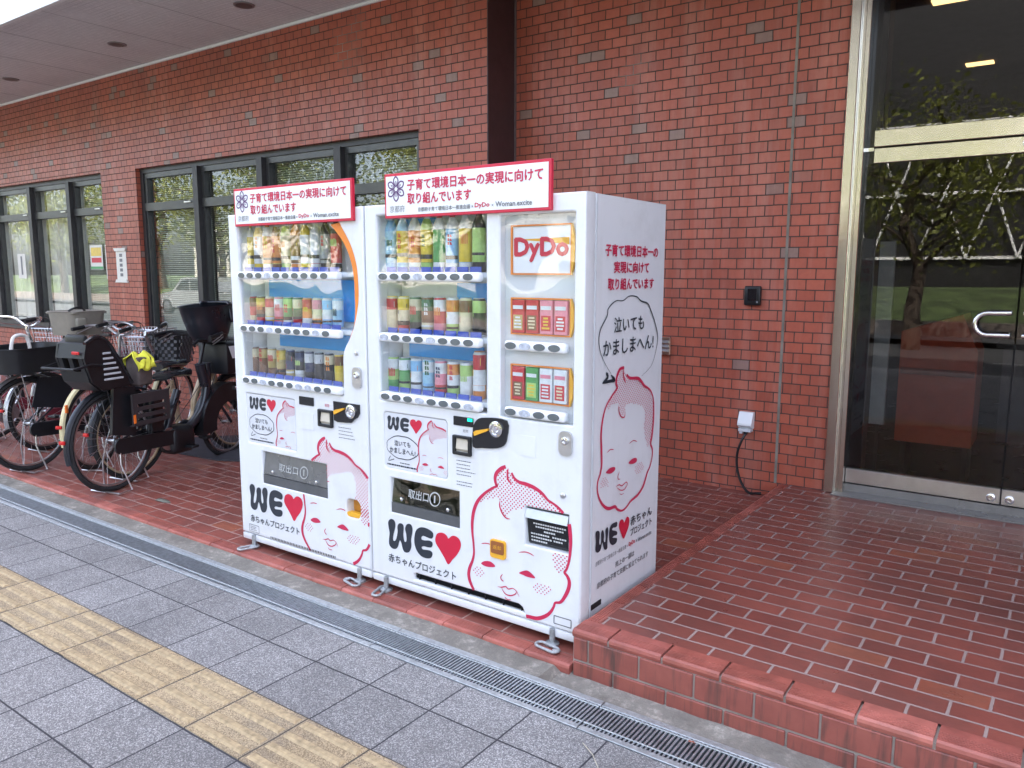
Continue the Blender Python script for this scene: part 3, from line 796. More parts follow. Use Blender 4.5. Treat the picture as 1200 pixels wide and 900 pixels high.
W=[(-2.573,0.343),(-2.563,0.359),(-2.548,0.365),(-2.532,0.36),(-2.525,0.345),(-2.528,0.323),(-2.539,0.289),(-2.542,0.264),(-2.532,0.26),(-2.521,0.274),(-2.512,0.308),(-2.513,0.331),(-2.506,0.348),(-2.49,0.355),(-2.475,0.35),(-2.472,0.334),(-2.475,0.302),(-2.471,0.277),(-2.463,0.269),(-2.455,0.28),(-2.457,0.31),(-2.463,0.332),(-2.456,0.352),(-2.441,0.362),(-2.424,0.36),(-2.416,0.343),(-2.418,0.322),(-2.426,0.288),(-2.425,0.256),(-2.435,0.231),(-2.45,0.22),(-2.469,0.219),(-2.48,0.231),(-2.489,0.259),(-2.497,0.27),(-2.504,0.258),(-2.51,0.239),(-2.521,0.225),(-2.539,0.219),(-2.558,0.224),(-2.569,0.238),(-2.569,0.264),(-2.565,0.293),(-2.57,0.32)]
E=[(-2.292,0.325),(-2.304,0.318),(-2.327,0.32),(-2.35,0.322),(-2.361,0.313),(-2.359,0.303),(-2.342,0.302),(-2.313,0.307),(-2.296,0.303),(-2.293,0.291),(-2.302,0.277),(-2.325,0.273),(-2.348,0.273),(-2.361,0.265),(-2.354,0.257),(-2.331,0.259),(-2.308,0.26),(-2.295,0.252),(-2.297,0.236),(-2.311,0.223),(-2.338,0.218),(-2.367,0.223),(-2.39,0.241),(-2.403,0.266),(-2.406,0.293),(-2.4,0.326),(-2.388,0.346),(-2.367,0.359),(-2.341,0.363),(-2.312,0.359),(-2.292,0.35),(-2.288,0.337)]
HEART=[(-2.199,0.34),(-2.207,0.351),(-2.224,0.359),(-2.244,0.359),(-2.264,0.35),(-2.273,0.336),(-2.277,0.317),(-2.27,0.298),(-2.25,0.276),(-2.225,0.247),(-2.201,0.219),(-2.175,0.247),(-2.147,0.278),(-2.131,0.306),(-2.126,0.328),(-2.133,0.347),(-2.147,0.357),(-2.166,0.36),(-2.182,0.354)]
SHEAD=[(2.911,1.13),(2.873,1.125),(2.849,1.099),(2.843,1.068),(2.851,1.049),(2.804,1.019),(2.762,0.986),(2.736,0.938),(2.724,0.877),(2.73,0.805),(2.733,0.748),(2.723,0.714),(2.703,0.683),(2.702,0.648),(2.72,0.608),(2.757,0.57),(2.801,0.548),(2.854,0.543),(2.877,0.526),(2.917,0.51),(2.956,0.514),(3.003,0.533),(3.068,0.545),(3.117,0.572),(3.141,0.603),(3.157,0.627),(3.182,0.65),(3.201,0.686),(3.204,0.725),(3.184,0.756),(3.195,0.79),(3.205,0.843),(3.207,0.905),(3.198,0.961),(3.169,1.0),(3.134,1.019),(3.108,1.028),(3.073,1.053),(3.04,1.07),(2.967,1.079),(2.935,1.097)]
SHAIR=[(2.908,1.127),(2.874,1.114),(2.85,1.085),(2.851,1.045),(2.769,0.985),(2.768,0.961),(2.813,0.986),(2.869,0.982),(2.874,0.946),(2.897,0.924),(2.923,0.931),(2.931,0.967),(2.997,0.965),(3.088,0.945),(3.115,0.911),(3.117,0.872),(3.11,0.842),(3.15,0.742),(3.184,0.76),(3.205,0.851),(3.203,0.937),(3.161,1.001),(3.1,1.027),(3.04,1.068),(2.967,1.075),(2.927,1.098)]
STUFT=[(2.908,1.125),(2.904,1.104),(2.913,1.081),(2.929,1.061)]
SLOCK=[(2.865,0.976),(2.874,0.946),(2.89,0.925),(2.921,0.918),(2.927,0.942)]
SEYE1=[(2.769,0.708),(2.802,0.72),(2.843,0.717),(2.847,0.703),(2.81,0.696)]
SEYE2=[(2.97,0.708),(3.001,0.72),(3.042,0.718),(3.048,0.701),(3.011,0.697)]
SBROW1=[(2.774,0.791),(2.803,0.799),(2.833,0.793)]
SBROW2=[(2.971,0.794),(3.009,0.801),(3.047,0.79)]
SNOSE=[(2.888,0.689),(2.875,0.671),(2.879,0.657),(2.895,0.655)]
SLIP1=[(2.858,0.629),(2.888,0.631),(2.912,0.621),(2.953,0.628),(2.97,0.609)]
SLIP2=[(2.865,0.624),(2.905,0.603),(2.939,0.601),(2.963,0.617)]
SLIP3=[(2.893,0.593),(2.909,0.583),(2.932,0.584)]
SCHK1=[(2.724,0.686),(2.767,0.691),(2.799,0.673),(2.79,0.646),(2.726,0.648)]
SCHK2=[(3.028,0.681),(3.085,0.691),(3.125,0.671),(3.113,0.648),(3.055,0.637),(3.029,0.65)]
BUB=[(2.799,1.113),(2.731,1.176),(2.695,1.238),(2.701,1.296),(2.755,1.351),(2.764,1.38),(2.824,1.408),(2.888,1.408),(2.942,1.425),(3.009,1.421),(3.052,1.402),(3.117,1.389),(3.15,1.356),(3.188,1.311),(3.225,1.243),(3.216,1.189),(3.17,1.115),(3.075,1.076)]
BTAIL=[(2.725,1.083),(2.769,1.103),(2.756,1.124)]
BTAIL2=[(2.725,1.083),(2.786,1.086),(2.828,1.085),(2.795,1.11)]
SW=[(2.692,0.471),(2.708,0.477),(2.725,0.468),(2.728,0.446),(2.724,0.423),(2.732,0.411),(2.74,0.423),(2.739,0.46),(2.754,0.468),(2.765,0.445),(2.763,0.421),(2.773,0.411),(2.779,0.427),(2.776,0.462),(2.793,0.47),(2.8,0.45),(2.795,0.412),(2.794,0.378),(2.769,0.38),(2.757,0.404),(2.748,0.416),(2.74,0.394),(2.726,0.383),(2.704,0.386),(2.694,0.402),(2.697,0.431)]
SE=[(2.876,0.452),(2.86,0.451),(2.84,0.454),(2.835,0.446),(2.861,0.436),(2.879,0.426),(2.877,0.414),(2.852,0.416),(2.839,0.412),(2.862,0.404),(2.88,0.396),(2.874,0.38),(2.843,0.378),(2.818,0.393),(2.809,0.418),(2.81,0.453),(2.824,0.471),(2.849,0.474),(2.877,0.47)]
SHEART=[(2.943,0.449),(2.935,0.463),(2.918,0.471),(2.901,0.466),(2.896,0.444),(2.908,0.421),(2.939,0.379),(2.967,0.399),(2.987,0.425),(2.991,0.45),(2.979,0.466),(2.961,0.468)]
BAND = [(-1.70, .60), (-1.60, .585), (-1.576, .50), (-1.577, .41), (-1.585, .36), (-1.66, .36), (-1.675, .42), (-1.668, .52)]
def shift(pts, du=0.0, dv=0.0, sc=1.0, o=(0, 0)): return [((p[0] - o[0]) * sc + o[0] + du, (p[1] - o[1]) * sc + o[1] + dv) for p in pts]

def baby(parent, fn, e, tf, inc=None, exc=(), w=.0135, pitch=.0185, r=.0036, S="", band=True):
    G = lambda n: tf(globals()[S + n])
    k = math.hypot(tf([(1, 0)])[0][0] - tf([(0, 0)])[0][0], 0)
    b = MB(); ribbon(b, G("HEAD"), w, fn, e + .0012, closed=False, inc=inc, exc=exc, taper=False)
    o = b.build("baby_drawing", VCRIM, parent, fixn=False)
    dn = o if parent.parent is None else parent
    for nm, reg, rr in (("hair_dots", "HAIR", r), ("hair_dots", "HAIR2", r), ("hair_dots", "BAND", r), ("cheek_dots", "CHK1", r * .85), ("cheek_dots", "CHK2", r * .85)):
        if S + reg not in globals() or (reg == 'BAND' and not band): continue
        b = MB(); dots(b, G(reg), pitch, rr, fn, e + .0008, inc, exc)
        if len(b.v): b.build(nm, VCRIM, dn, fixn=False)
    for nme in ("EYE1", "EYE2"):
        pts = G(nme); b = MB()
        if all(keep(p, inc, exc) for p in pts): blob(b, pts, fn, e + .0015); b.build("eye", VCRIM, dn, fixn=False)
    for nm, ls in (("hair_tuft", (("TUFT", .5),)), ("hair_lock", (("LOCK", .4),)), ("eyebrow", (("BROW1", .28),)), ("eyebrow", (("BROW2", .28),)), ("nose", (("NOSE", .28),)), ("mouth", (("LIP1", .32), ("LIP2", .32), ("LIP3", .22)))):
        b = MB()
        for nme, wd in ls: ribbon(b, G(nme), w * wd, fn, e + .0018, inc=inc, exc=exc)
        if len(b.v): b.build(nm, VCRIM, dn, fixn=False)
    return o

def we_heart(parent, fn, e, tf, S=""):
    b = MB()
    for n in ("W", "E"): blob(b, tf(globals()[S + n]), fn, e)
    b.build("lettering", VINK, parent, fixn=False)
    b = MB(); blob(b, tf(globals()[S + "HEART"]), fn, e); b.build("heart", VRED, parent, fixn=False)

def crest(parent, fn, cx, cz, R_, e):
    b = MB()
    for k in range(6):
        a = pi / 2 + k * pi / 3
        d = lambda r, t: (cx + cos(a + t) * r * R_, cz + sin(a + t) * r * R_)
        ribbon(b, [d(.18, 0), d(.42, .42), d(.78, .33), d(1.0, 0), d(.78, -.33), d(.42, -.42), d(.18, 0)], R_ * .10, fn, e, taper=False, sub=5)
        ribbon(b, [d(.3, 0), d(.45, .14), d(.66, 0), d(.45, -.14), d(.3, 0)], R_ * .04, fn, e, taper=False, sub=3)
    return b.build("emblem", VPUR, parent, fixn=False)

def signboard(mc, x0, x1):
    z0, z1 = 1.757, 1.949
    b = MB(); b.rbox(x0, x1, YF - .020, YF - .001, z0, z1, .002, 1); s = b.build("signboard", VRED, mc)
    f = FR(YF - .020); b = MB(); b.box(x0 + .011, x1 - .011, YF - .0215, YF - .0202, z0 + .012, z1 - .012); b.build("sign_face", WHITE2, s)
    e = .0025; w = x1 - x0
    crest(s, f, x0 + .072, 1.882, .052, e)
    text("lettering", "京都府", x0 + .034, 1.781, f, e, VGREY, s, w=.088, h=.030)
    text("lettering", "子育て環境日本一の実現に向けて", x0 + .140, 1.872, f, e, VCRIM, s, w=w - .175, h=.046, bold=.030)
    text("lettering", "取り組んでいます", x0 + .140, 1.814, f, e, VCRIM, s, w=(w - .175) * .50, h=.046, bold=.030)
    text("small_print", "京都府子育て環境日本一推進会議 ×", x0 + .20, 1.779, f, e, VGREY, s, w=w * .345, h=.019, bold=.004)
    text("small_print", "DyDo", x0 + .20 + w * .355, 1.778, f, e, VRED, s, w=w * .085, h=.023, bold=.03)
    text("small_print", "×", x0 + .20 + w * .452, 1.783, f, e, VGREY, s, w=.010)
    text("small_print", "Woman.excite", x0 + .20 + w * .475, 1.781, f, e, VGREY, s, w=w * .20, h=.020, bold=.02)
    return s

def feet(mc, xs, y, tilt):
    for x, t in zip(xs, tilt):
        b = MB(); b.lathe([(.030, 0.002), (.030, .010), (.012, .014), (.012, .07)], (x, y + .012, 0), seg=16); f = b.build("foot", GALV, mc)
        # slotted anchor bracket bolted to the tiles
        ca, sa = cos(t), sin(t); pl = []
        for k in range(9): a = -pi / 2 + pi * k / 8; pl.append((.044 + .020 * cos(a), .020 * sin(a)))
        for k in range(9): a = pi / 2 + pi * k / 8; pl.append((-.030 + .020 * cos(a), .020 * sin(a)))
        P = [(x + ca * u - sa * v, y - .035 + sa * u + ca * v, .012) for u, v in pl]
        b = MB(); b.tube(P, .006, 8, closed=True); b.build("anchor_bracket", GALV, mc)
        b = MB(); b.lathe([(.013, .004), (.013, .016), (.006, .018)], (x + ca * .05, y - .035 + sa * .05, 0), seg=6); b.build("anchor_bolt", CHROME, mc)

def shelf(mc, xa, xb, z, n, lit, y=YF, hw=.020, bx=None, br=.026):
    """moulded strip with one push button under each column"""
    b = MB(); b.rbox(xa, xb, y - .022, y + .02, z - hw, z + hw, .012, 3); s = b.build("button_strip", WHITE2, mc)
    x0, x1 = bx
    for k in range(n):
        x = x0 + (x1 - x0) * k / (n - 1)
        c = MB(); R_ = br; hz = hw * .72
        pr = []
        for q in range(16): a = 2 * pi * q / 16; pr.append((x + R_ * cos(a), z + hz * sin(a)))
        c.prism(pr, FR(y - .022), -.003, .0035)
        o = c.build("push_button", BTNR if k in lit else BTN, s)
        if k in lit:
            c = MB(); c.lathe([(.0065, 0), (.0065, .002)], (x + .012, y - .0258, z - .004), (0, -1, 0), 10); c.build("lamp_dot", WHITE2, s) if False else None
    return s

def price_tags(mc, xa, xb, z, n, y=YF + .02):
    b = MB(); w = (xb - xa) / n
    for k in range(n): b.box(xa + k * w + .006, xa + (k + 1) * w - .006, y, y + .006, z, z + .022)
    b.build("price_tags", DBLUE, mc)

def body(mc, x0, x1, door, holes, right_cap=None):
    panel("door", door, holes, FR(YF + .075), 0.0, .075, WHITE, mc, bevel=.009, seg=3)
    panel("cabinet", rect(x0 + .004, x1 - .0025, .052, 1.820), [rect(x0 + .030, x1 - .030, .09, 1.790)], FR(3.280), 0, .618, WHITE, mc)
    bk = MB(); bk.box(x0 + .031, x1 - .031, 3.02, 3.279, .091, 1.789); bk.build("rear_housing", WHITE, mc)
    panel("door_gasket", rect(x0 + .012, x1 - .012, .06, 1.812), [rect(x0 + .032, x1 - .032, .09, 1.788)], FR(YF + .0815), 0, .0060, GREYP, mc)
    b = MB(); b.rbox(x0 + .001, x1 - .001, YF + .001, YF + .085, .034, .070, .006, 2); b.build("kick_strip", WHITE, mc)

def cavity(mc, x0, x1, z0, z1, depth, mt, name="display_case"):
    b = MB(); t = .004; ya, yb = YF + .012, YF + depth
    e = .002
    b.box(x0 - e - t, x0 - e, ya, yb, z0 - t, z1 + t); b.box(x1 + e, x1 + e + t, ya, yb, z0 - t, z1 + t)
    b.box(x0 - e, x1 + e, ya, yb, z0 - t - e, z0 - e); b.box(x0 - e, x1 + e, ya, yb, z1 + e, z1 + t + e); b.box(x0 - e, x1 + e, yb, yb + t, z0 - t, z1 + t)
    return b.build(name, mt, mc)

def lock(mc, x, z0, z1):
    b = MB(); b.prism(rrect(x - .030, x + .030, z0, z1, .022), F, 0.0005, .010); o = b.build("lock_handle", ALU, mc)
    b = MB(); b.lathe([(.017, .010), (.017, .016), (.009, .018), (.009, .012)], (x, YF - .0, z1 - .038), (0, -1, 0), 16); b.build("keyhole", CHROME, o)

def coin_unit(mc, pl, xc, zc, rr_, lever, e=.008):
    b = MB(); b.prism(pl, F, .0005, e); o = b.build("coin_panel", BLACKG, mc)
    b = MB(); b.lathe([(rr_, e), (rr_, e + .006), (rr_ * .72, e + .009), (rr_ * .66, e + .003), (rr_ * .40, e + .004), (rr_ * .30, e + .010)], (xc, YF, zc), (0, -1, 0), 24); b.build("coin_dial", CHROME, o)
    b = MB(); (u0, v0), (u1, v1) = lever
    b.prism([(u0 - .008, v0 - .012), (u1, v1 - .004), (u1 + .004, v1 + .006), (u0, v0 + .012), (u0 - .012, v0 + .004)], F, e + .001, e + .010); b.build("return_lever", VYEL, o)
    return o

def note_slot(mc, x0, x1, z0, z1):
    panel("note_slot", rrect(x0, x1, z0, z1, .006), [rect(x0 + .016, x1 - .016, z0 + .014, z1 - .012)], F, .0005, .014, BLACK, mc, bevel=.003)
    o = mc.children[-1]
    b = MB(); b.prism([(YF - .004, z1 - .018), (YF - .010, z0 + .028), (YF - .002, z0 + .016), (YF - .0008, z1 - .014)], lambda u, v, d: (d, u, v), x0 + .018, x1 - .018); b.build("note_mouth", mat("slot_glow_beige", (.55, .50, .42), .25, 0, .1), o)

def lines_block(mc, x0, x1, zs, e=.0015, dash=.010, h=.0035, mt=None, name="small_print"):
    b = MB()
    for z in zs:
        u = x0
        end = x1 - random.uniform(0, .35) * (x1 - x0)
        while u < end:
            l = random.uniform(.6, 1.6) * dash
            b.add([F(u, z, e), F(min(u + l, end), z, e), F(min(u + l, end), z + h, e), F(u, z + h, e)], [(0, 1, 2, 3)]); u += l + dash * .25
    b.build(name, mt or VGREY, mc, fixn=False)

def chute(mc, x0, x1, z0, z1, steel):
    cavity(mc, x0, x1, z0, z1, .16, mat("chute_grey", (.20, .21, .20), .4, 0, .15), "delivery_chute")
    o = mc.children[-1]
    b = MB(); w = .018
    b.box(x0 + .001, x1 - .001, YF + .004, YF + .03, z0 + .001, z0 + .050); b.build("lower_lip", mat("chute_lip", (.12, .125, .13), .35, .3, .1), o)
    b = MB(); b.prism([(YF + .012, z0 + .052), (YF + .004, z0 + .054), (YF + .022, z1 - .004), (YF + .030, z1 - .004)], lambda u, v, d: (d, u, v), x0 + .004, x1 - .004)
    fl = b.build("flap", mat("flap_grey", (.17, .175, .185), .28, .5, .12) if steel else glass("flap_clear", (.62, .62, .56), 1.5, .2, 5), o)
    s = (z1 - z0 - .06); yy = lambda v: YF + .004 + (v - z0 - .054) * .018 / (z1 - z0 - .058)
    ff = lambda u, v, d: (u, yy(v) - d, v)
    EMB = mat("embossed_white", (.45, .46, .46), .35)
    text("embossed_mark", "取出口", x0 + (x1 - x0) * .25, z0 + .085, ff, .002, EMB, o, w=(x1 - x0) * .30, h=.042, bold=.01)
    b = MB(); cx, cz = x0 + (x1 - x0) * .64, z0 + .105
    ring = [(cx + .030 * cos(2 * pi * k / 20), cz + .030 * sin(2 * pi * k / 20)) for k in range(20)]
    ribbon(b, ring, .005, ff, .002, closed=True, sub=2); ribbon(b, [(cx, cz - .016), (cx - .002, cz + .016)], .008, ff, .002, sub=4, taper=False)
    b.build("embossed_mark", EMB, o, fixn=False)
    for fx in (.16, .84):
        b = MB(); b.lathe([(.009, 0), (.009, .006), (.005, .009)], (x0 + (x1 - x0) * fx, yy(z0 + .072), z0 + .072), (0, -1, 0), 12); b.build("hinge_stud", CHROME, o)

# ------------------------------------------------------------------ left machine
ax0, ax1 = -3.722, -2.697
MA = thing("vending_machine", ((ax0 + ax1) / 2, 2.93, .012), "white drink vending machine with one window and orange arc, beside the bicycles", "vending machine")
arc = crom([(-2.862, 1.762), (-2.846, 1.734), (-2.786, 1.647), (-2.752, 1.561), (-2.742, 1.486), (-2.742, 1.394), (-2.764, 1.300), (-2.798, 1.223), (-2.840, 1.163), (-2.856, 1.120), (-2.858, 1.06)], sub=4)
winA = [(-3.646, .932), (-3.640, .926), (-2.866, .926), (-2.858, .934)] + arc[::-1] + [(-2.90, 1.775), (-3.640, 1.775), (-3.646, 1.769)]
postA = rrect(-3.630, -3.230, .600, .870, .008); chA = rect(-3.516, -3.000, .384, .562); cupA = rrect(-2.861, -2.764, .320, .411, .03)
venA = rect(-3.30, -2.94, .092, .1000)
body(MA, ax0, ax1, rect(ax0, ax1, .074, 1.822), [winA, postA, chA, cupA])
cavity(MA, -3.646, -2.735, .926, 1.775, .20, INNER)
# blue picture cards behind the drinks
b = MB(); b.box(-3.575, -2.79, YF + .135, YF + .139, 1.275, 1.482); b.box(-2.90, -2.80, YF + .135, YF + .139, 1.53, 1.70); b.box(-3.50, -2.94, YF + .135, YF + .139, 1.125, 1.205)
b.build("picture_card", BLUE, MA)
b = MB(); b.box(-3.63, -2.745, YF + .150, YF + .154, .94, 1.77); b.build("back_card", mat("back_card_pale", (.80, .82, .80), .5, 0, .15, 5), MA)
for z, lit in ((1.503, (3,)), (1.2245, (3, 8)), (.9465, (2, 6, 7))):
    shelf(MA, -3.640, -2.862, z, 10, lit, bx=(-3.594, -2.948), br=.025)
    price_tags(MA, -3.625, -2.885, z + .0205, 10)
    b = MB(); b.box(-3.64, -2.80, YF + .03, YF + .135, z - .004, z + .018); b.build("display_shelf", WHITE2, MA)
# orange arc printed on the inside edge of the window
inner = [(-2.925, 1.745), (-2.831, 1.648), (-2.781, 1.530), (-2.772, 1.393), (-2.777, 1.299), (-2.803, 1.215), (-2.842, 1.155)]
oa = crom([(-2.862, 1.755), (-2.788, 1.647), (-2.755, 1.561), (-2.745, 1.486), (-2.745, 1.394), (-2.767, 1.300), (-2.842, 1.157)], sub=6); ia = crom(inner, sub=6)
b = MB(); vs = []; fs = []
for k, (p, q) in enumerate(zip(oa, ia)):
    vs += [F(p[0], p[1], -.010), F(q[0], q[1], -.010)]
    if k: i = 2 * k; fs.append((i - 2, i - 1, i + 1, i))
b.add(vs, fs); b.build("orange_arc", VORG, MA, fixn=False)
b = MB(); vsA = [p for p in winA]; b.prism([(p[0] + (.001 if p[0] < -3.2 else -.001), p[1]) for p in vsA], F, -.017, -.014); b.build("display_window", ACRYL, MA)
lock(MA, -2.756, .973, 1.073)
b = MB(); b.lathe([(.011, 0), (.011, .006), (.006, .009)], (-2.759, YF, 1.139), (0, -1, 0), 14); b.build("screw", ALU, MA)
b = MB(); b.prism(rrect(-3.629, -3.231, .601, .869, .008), F, -.008, -.004); pa = b.build("poster", POSTER, MA)
def poster(pa, x0, x1, z0, z1, hx):
    sw = (x1 - x0)
    tf = lambda P: shift([(p[0] + 2.574, p[1] - .359) for p in P], 0, 0, sw * .62 / .45 * 1.0)
    k = sw * .56 / .447
    tf2 = lambda P: [((p[0] + 2.576) * k + x0 + sw * .05, (p[1] - .359) * k * .95 + z1 - .018) for p in P]
    we_heart(pa, FR(YF + .004), .0015, tf2)
    f = FR(YF + .004)
    b = MB(); bx, bz = x0 + sw * .295, z0 + (z1 - z0) * .40
    P = []
    for q in range(28):
        a = 2 * pi * q / 28; rr = 1 + .045 * abs(sin(a * 4))
        P.append((bx + sw * .255 * rr * cos(a), bz + (z1 - z0) * .20 * rr * sin(a)))
    ribbon(b, P, .0035, f, .0015, closed=True, sub=3, taper=False)
    ribbon(b, [(bx - sw * .20, bz - .048), (bx - sw * .235, bz - .072), (bx - sw * .14, bz - .060)], .003, f, .0017, sub=3, taper=False)
    b.build("speech_bubble", VINK, pa, fixn=False)
    text("lettering", "泣いても", bx - sw * .13, bz + .006, f, .0015, VINK, pa, w=sw * .26, h=.026, bold=.01)
    text("lettering", "かましまへん!", bx - sw * .21, bz - .030, f, .0015, VINK, pa, w=sw * .42, h=.026, bold=.01)
    b_ = MB()
    lines_block(pa, x0 + sw * .25, x0 + sw * .42, [z0 + .030], e=-.0025, h=.005)
    lines_block(pa, x0 + .015, x0 + sw * .62, [z0 + .014], e=-.0025, h=.007, mt=VINK)
    kk = .46
    tb = lambda P: [((p[0] + 1.881) * kk + hx, (p[1] - .718) * kk + z1 - .012) for p in P]
    baby(pa, f, 0.0004, tb, inc=(x0 + .004, x1 - .004, z0 + .004, z1 - .004), w=.0058, pitch=.0085, r=.0016)
poster(pa, -3.630, -3.230, .600, .870, -3.302)
b = MB(); b.prism(rrect(-3.187, -3.077, .852, .895, .004), F, .0005, .004); o = b.build("price_display", BLACKG, MA)
b = MB(); b.prism(rrect(-3.184, -3.082, .726, .813, .004), F, .0005, .003); b.build("blank_cover", WHITE, MA)
note_slot(MA, -3.040, -2.934, .757, .845)
text("small_print", "紙幣", -2.995, .858, F, .0015, VCRIM, MA, h=.016)
coin_unit(MA, crom([(-2.926, .894), (-2.924, .800), (-2.900, .793), (-2.84, .796), (-2.80, .800), (-2.785, .815), (-2.760, .828), (-2.745, .850), (-2.745, .893)], True, sub=1), -2.800, .855, .034, ((-2.905, .842), (-2.845, .864)))
lines_block(MA, -2.90, -2.77, [.765, .748, .731, .714])
chute(MA, -3.516, -3.000, .384, .562, True)
cavity(MA, -2.861, -2.764, .320, .411, .05, mat("cup_orange", (.62, .27, .03), .4), "coin_return_cup")
b = MB(); b.prism(rrect(-2.859, -2.768, .322, .345, .008), F, -.03, -.002); b.build("cup_lip", VYEL, MA)
eA = [(-3.519, -2.997, .381, .565), (-2.866, -2.760, .317, .414), (-4, -2, -1, .080)]
tA = lambda P: shift(P, -1.120, -.018)
baby(MA, F, .0002, tA, inc=(-3.8, -2.7005, .08, 1), exc=eA)
we_heart(MA, F, .0015, lambda P: shift(P, -1.065, -.002))
text("lettering", "赤ちゃんプロジェクト", -3.640, .147, F, .0015, VINK, MA, w=.415, h=.040, bold=.012)
b = MB()
for p in (((-3.655, .128), (-3.57, .128)), ((-3.57, .128), (-3.57, .088)), ((-3.57, .088), (-3.655, .088)), ((-3.655, .088), (-3.655, .128))): ribbon(b, list(p), .003, F, .0015, sub=2, taper=False)
b.build("rating_label", VGREY, MA, fixn=False); lines_block(MA, -3.645, -3.58, [.097, .106, .115])
b = MB(); x = -3.47
while x < -2.95:
    b.add([F(x, .080, .0015), F(x + .006, .080, .0015), F(x + .006, .092, .0015), F(x, .092, .0015)], [(0, 1, 2, 3)]); x += .0125
b.build("vent_slots", DARK, MA, fixn=False)
signboard(MA, -3.632, -2.742)
feet(MA, (-3.615, -2.775), 2.565, (1.2, 2.9))

# ------------------------------------------------------------------ right machine
bx0, bx1 = -2.687, -1.512
MBR = thing("vending_machine", ((bx0 + bx1) / 2, 2.93, .012), "wider white vending machine with snack panels and printed flank, beside the platform", "vending machine")
winB = rrect(-2.612, -1.983, .931, 1.775, .006); snB = rrect(-1.912, -1.560, .928, 1.749, .006); postB = rrect(-2.588, -2.204, .612, .877, .016)
chB = rect(-2.553, -2.137, .398, .566); cardB = rect(-1.782, -1.573, .400, .564)
grB = [(-2.411, .0985), (-2.411, .124), (-2.398, .1295), (-1.814, .1295), (-1.796, .120), (-1.784, .0985)]
body(MBR, bx0, bx1, rect(bx0, bx1, .074, 1.822), [winB, snB, postB, chB, cardB, grB])
cavity(MBR, -2.612, -1.983, .931, 1.775, .20, INNER)
b = MB(); b.box(-2.25, -1.985, YF + .135, YF + .139, 1.39, 1.475); b.box(-2.545, -2.10, YF + .135, YF + .139, 1.13, 1.195); b.box(-2.60, -2.35, YF + .135, YF + .139, 1.55, 1.765); b.build("picture_card", BLUE, MBR)
b = MB(); b.box(-2.60, -1.99, YF + .150, YF + .154, .94, 1.77); b.build("back_card", mat("back_card_pale", (.80, .82, .80)), MBR)
for z, lit in ((1.502, (3,)), (1.2275, (0, 4)), (.9545, (3, 7))):
    shelf(MBR, -2.594, -2.008, z, 8, lit, bx=(-2.553, -2.061), br=.026)
    price_tags(MBR, -2.575, -2.02, z + .0205, 8)
    b = MB(); b.box(-2.605, -1.99, YF + .03, YF + .135, z - .004, z + .018); b.build("display_shelf", WHITE2, MBR)
b = MB(); b.prism(rrect(-2.611, -1.984, .932, 1.774, .006), F, -.017, -.014); b.build("display_window", ACRYL, MBR)
# snack side
cavity(MBR, -1.912, -1.560, .928, 1.749, .07, GREYP, "snack_case")
b = MB(); b.box(-1.911, -1.561, YF + .010, YF + .012, .929, 1.748)
SNF = FR(YF + .034)
b = MB(); b.box(-1.911, -1.561, YF + .036, YF + .042, .929, 1.748); bk = b.build("snack_back_panel", mat("snack_back", (.66, .68, .70), .4, 0, .03), MBR)
def oframe(z0, z1):
    panel("snack_frame", [(-1.874, z0), (-1.588, z0), (-1.588, z1), (-1.874, z1)], [rect(-1.867, -1.592, z0 + .006, z1 - .006)], SNF, .0002, .012, VORG, MBR)
    b = MB(); zc = (z0 + z1) / 2; hh = (z1 - z0) / 2
    P = [(-1.587, z0), (-1.580, z0 + hh * .25), (-1.573, z0 + hh * .6), (-1.571, zc), (-1.573, z1 - hh * .6), (-1.580, z1 - hh * .25), (-1.587, z1)]
    b.prism(P, SNF, .0002, .014); b.build("amber_edge", VYEL, MBR)
for z0, z1 in ((1.512, 1.709), (1.271, 1.421), (.997, 1.150)): oframe(z0, z1)
b = MB(); b.box(-1.866, -1.593, YF + .028, YF + .033, 1.519, 1.702); bp = b.build("brand_panel", WHITE2, MBR)
f = FR(YF + .028)
text("lettering", "DyDo", -1.856, 1.566, f, .0015, VRED, bp, w=.250, h=.090, bold=.045)
b = MB(); b.add([f(-1.85, 1.652, .0015), f(-1.60, 1.657, .0015), f(-1.60, 1.628, .0015), f(-1.70, 1.640, .0015), f(-1.80, 1.648, .0015)], [(0, 1, 2, 3, 4)]); b.build("swoosh", VYEL, bp, fixn=False)
for z, lit in ((1.2275, (1,)), (.9545, (1,))):
    shelf(MBR, -1.886, -1.593, z, 4, lit, y=YF + .012, bx=(-1.851, -1.641), br=.027)
b = MB(); b.prism(rrect(-1.911, -1.561, .929, 1.748, .006), F, -.008, -.005); b.build("snack_window", glass("snack_acrylic", (.96, .975, .98), 1.45, wav=.18, wscale=3.0), MBR)
lock(MBR, -1.587, .806, .904)
b = MB(); b.lathe([(.012, 0), (.012, .006), (.006, .010)], (-1.597, YF, .642), (0, -1, 0), 14); b.build("screw", ALU, MBR)
b = MB(); b.prism(rrect(-2.587, -2.205, .613, .876, .016), F, -.008, -.004); pb = b.build("poster", POSTER, MBR)
poster(pb, -2.588, -2.204, .612, .877, -2.292)
b = MB(); b.prism(rrect(-2.161, -2.052, .864, .904, .003), F, .0005, .004); o = b.build("price_display", BLACKG, MBR)
gm = bpy.data.materials.new("lit_digits"); gm.use_nodes = True; g_ = gm.node_tree.nodes["Principled BSDF"]; g_.inputs['Base Color'].default_value = (0, .25, .15, 1); g_.inputs['Emission Color'].default_value = (0, .8, .45, 1); g_.inputs['Emission Strength'].default_value = .25
b = MB(); b.prism(rect(-2.082, -2.056, .888, .901), F, .0045, .0055); b.build("green_lamp", gm, o)
note_slot(MBR, -2.162, -2.060, .735, .822)
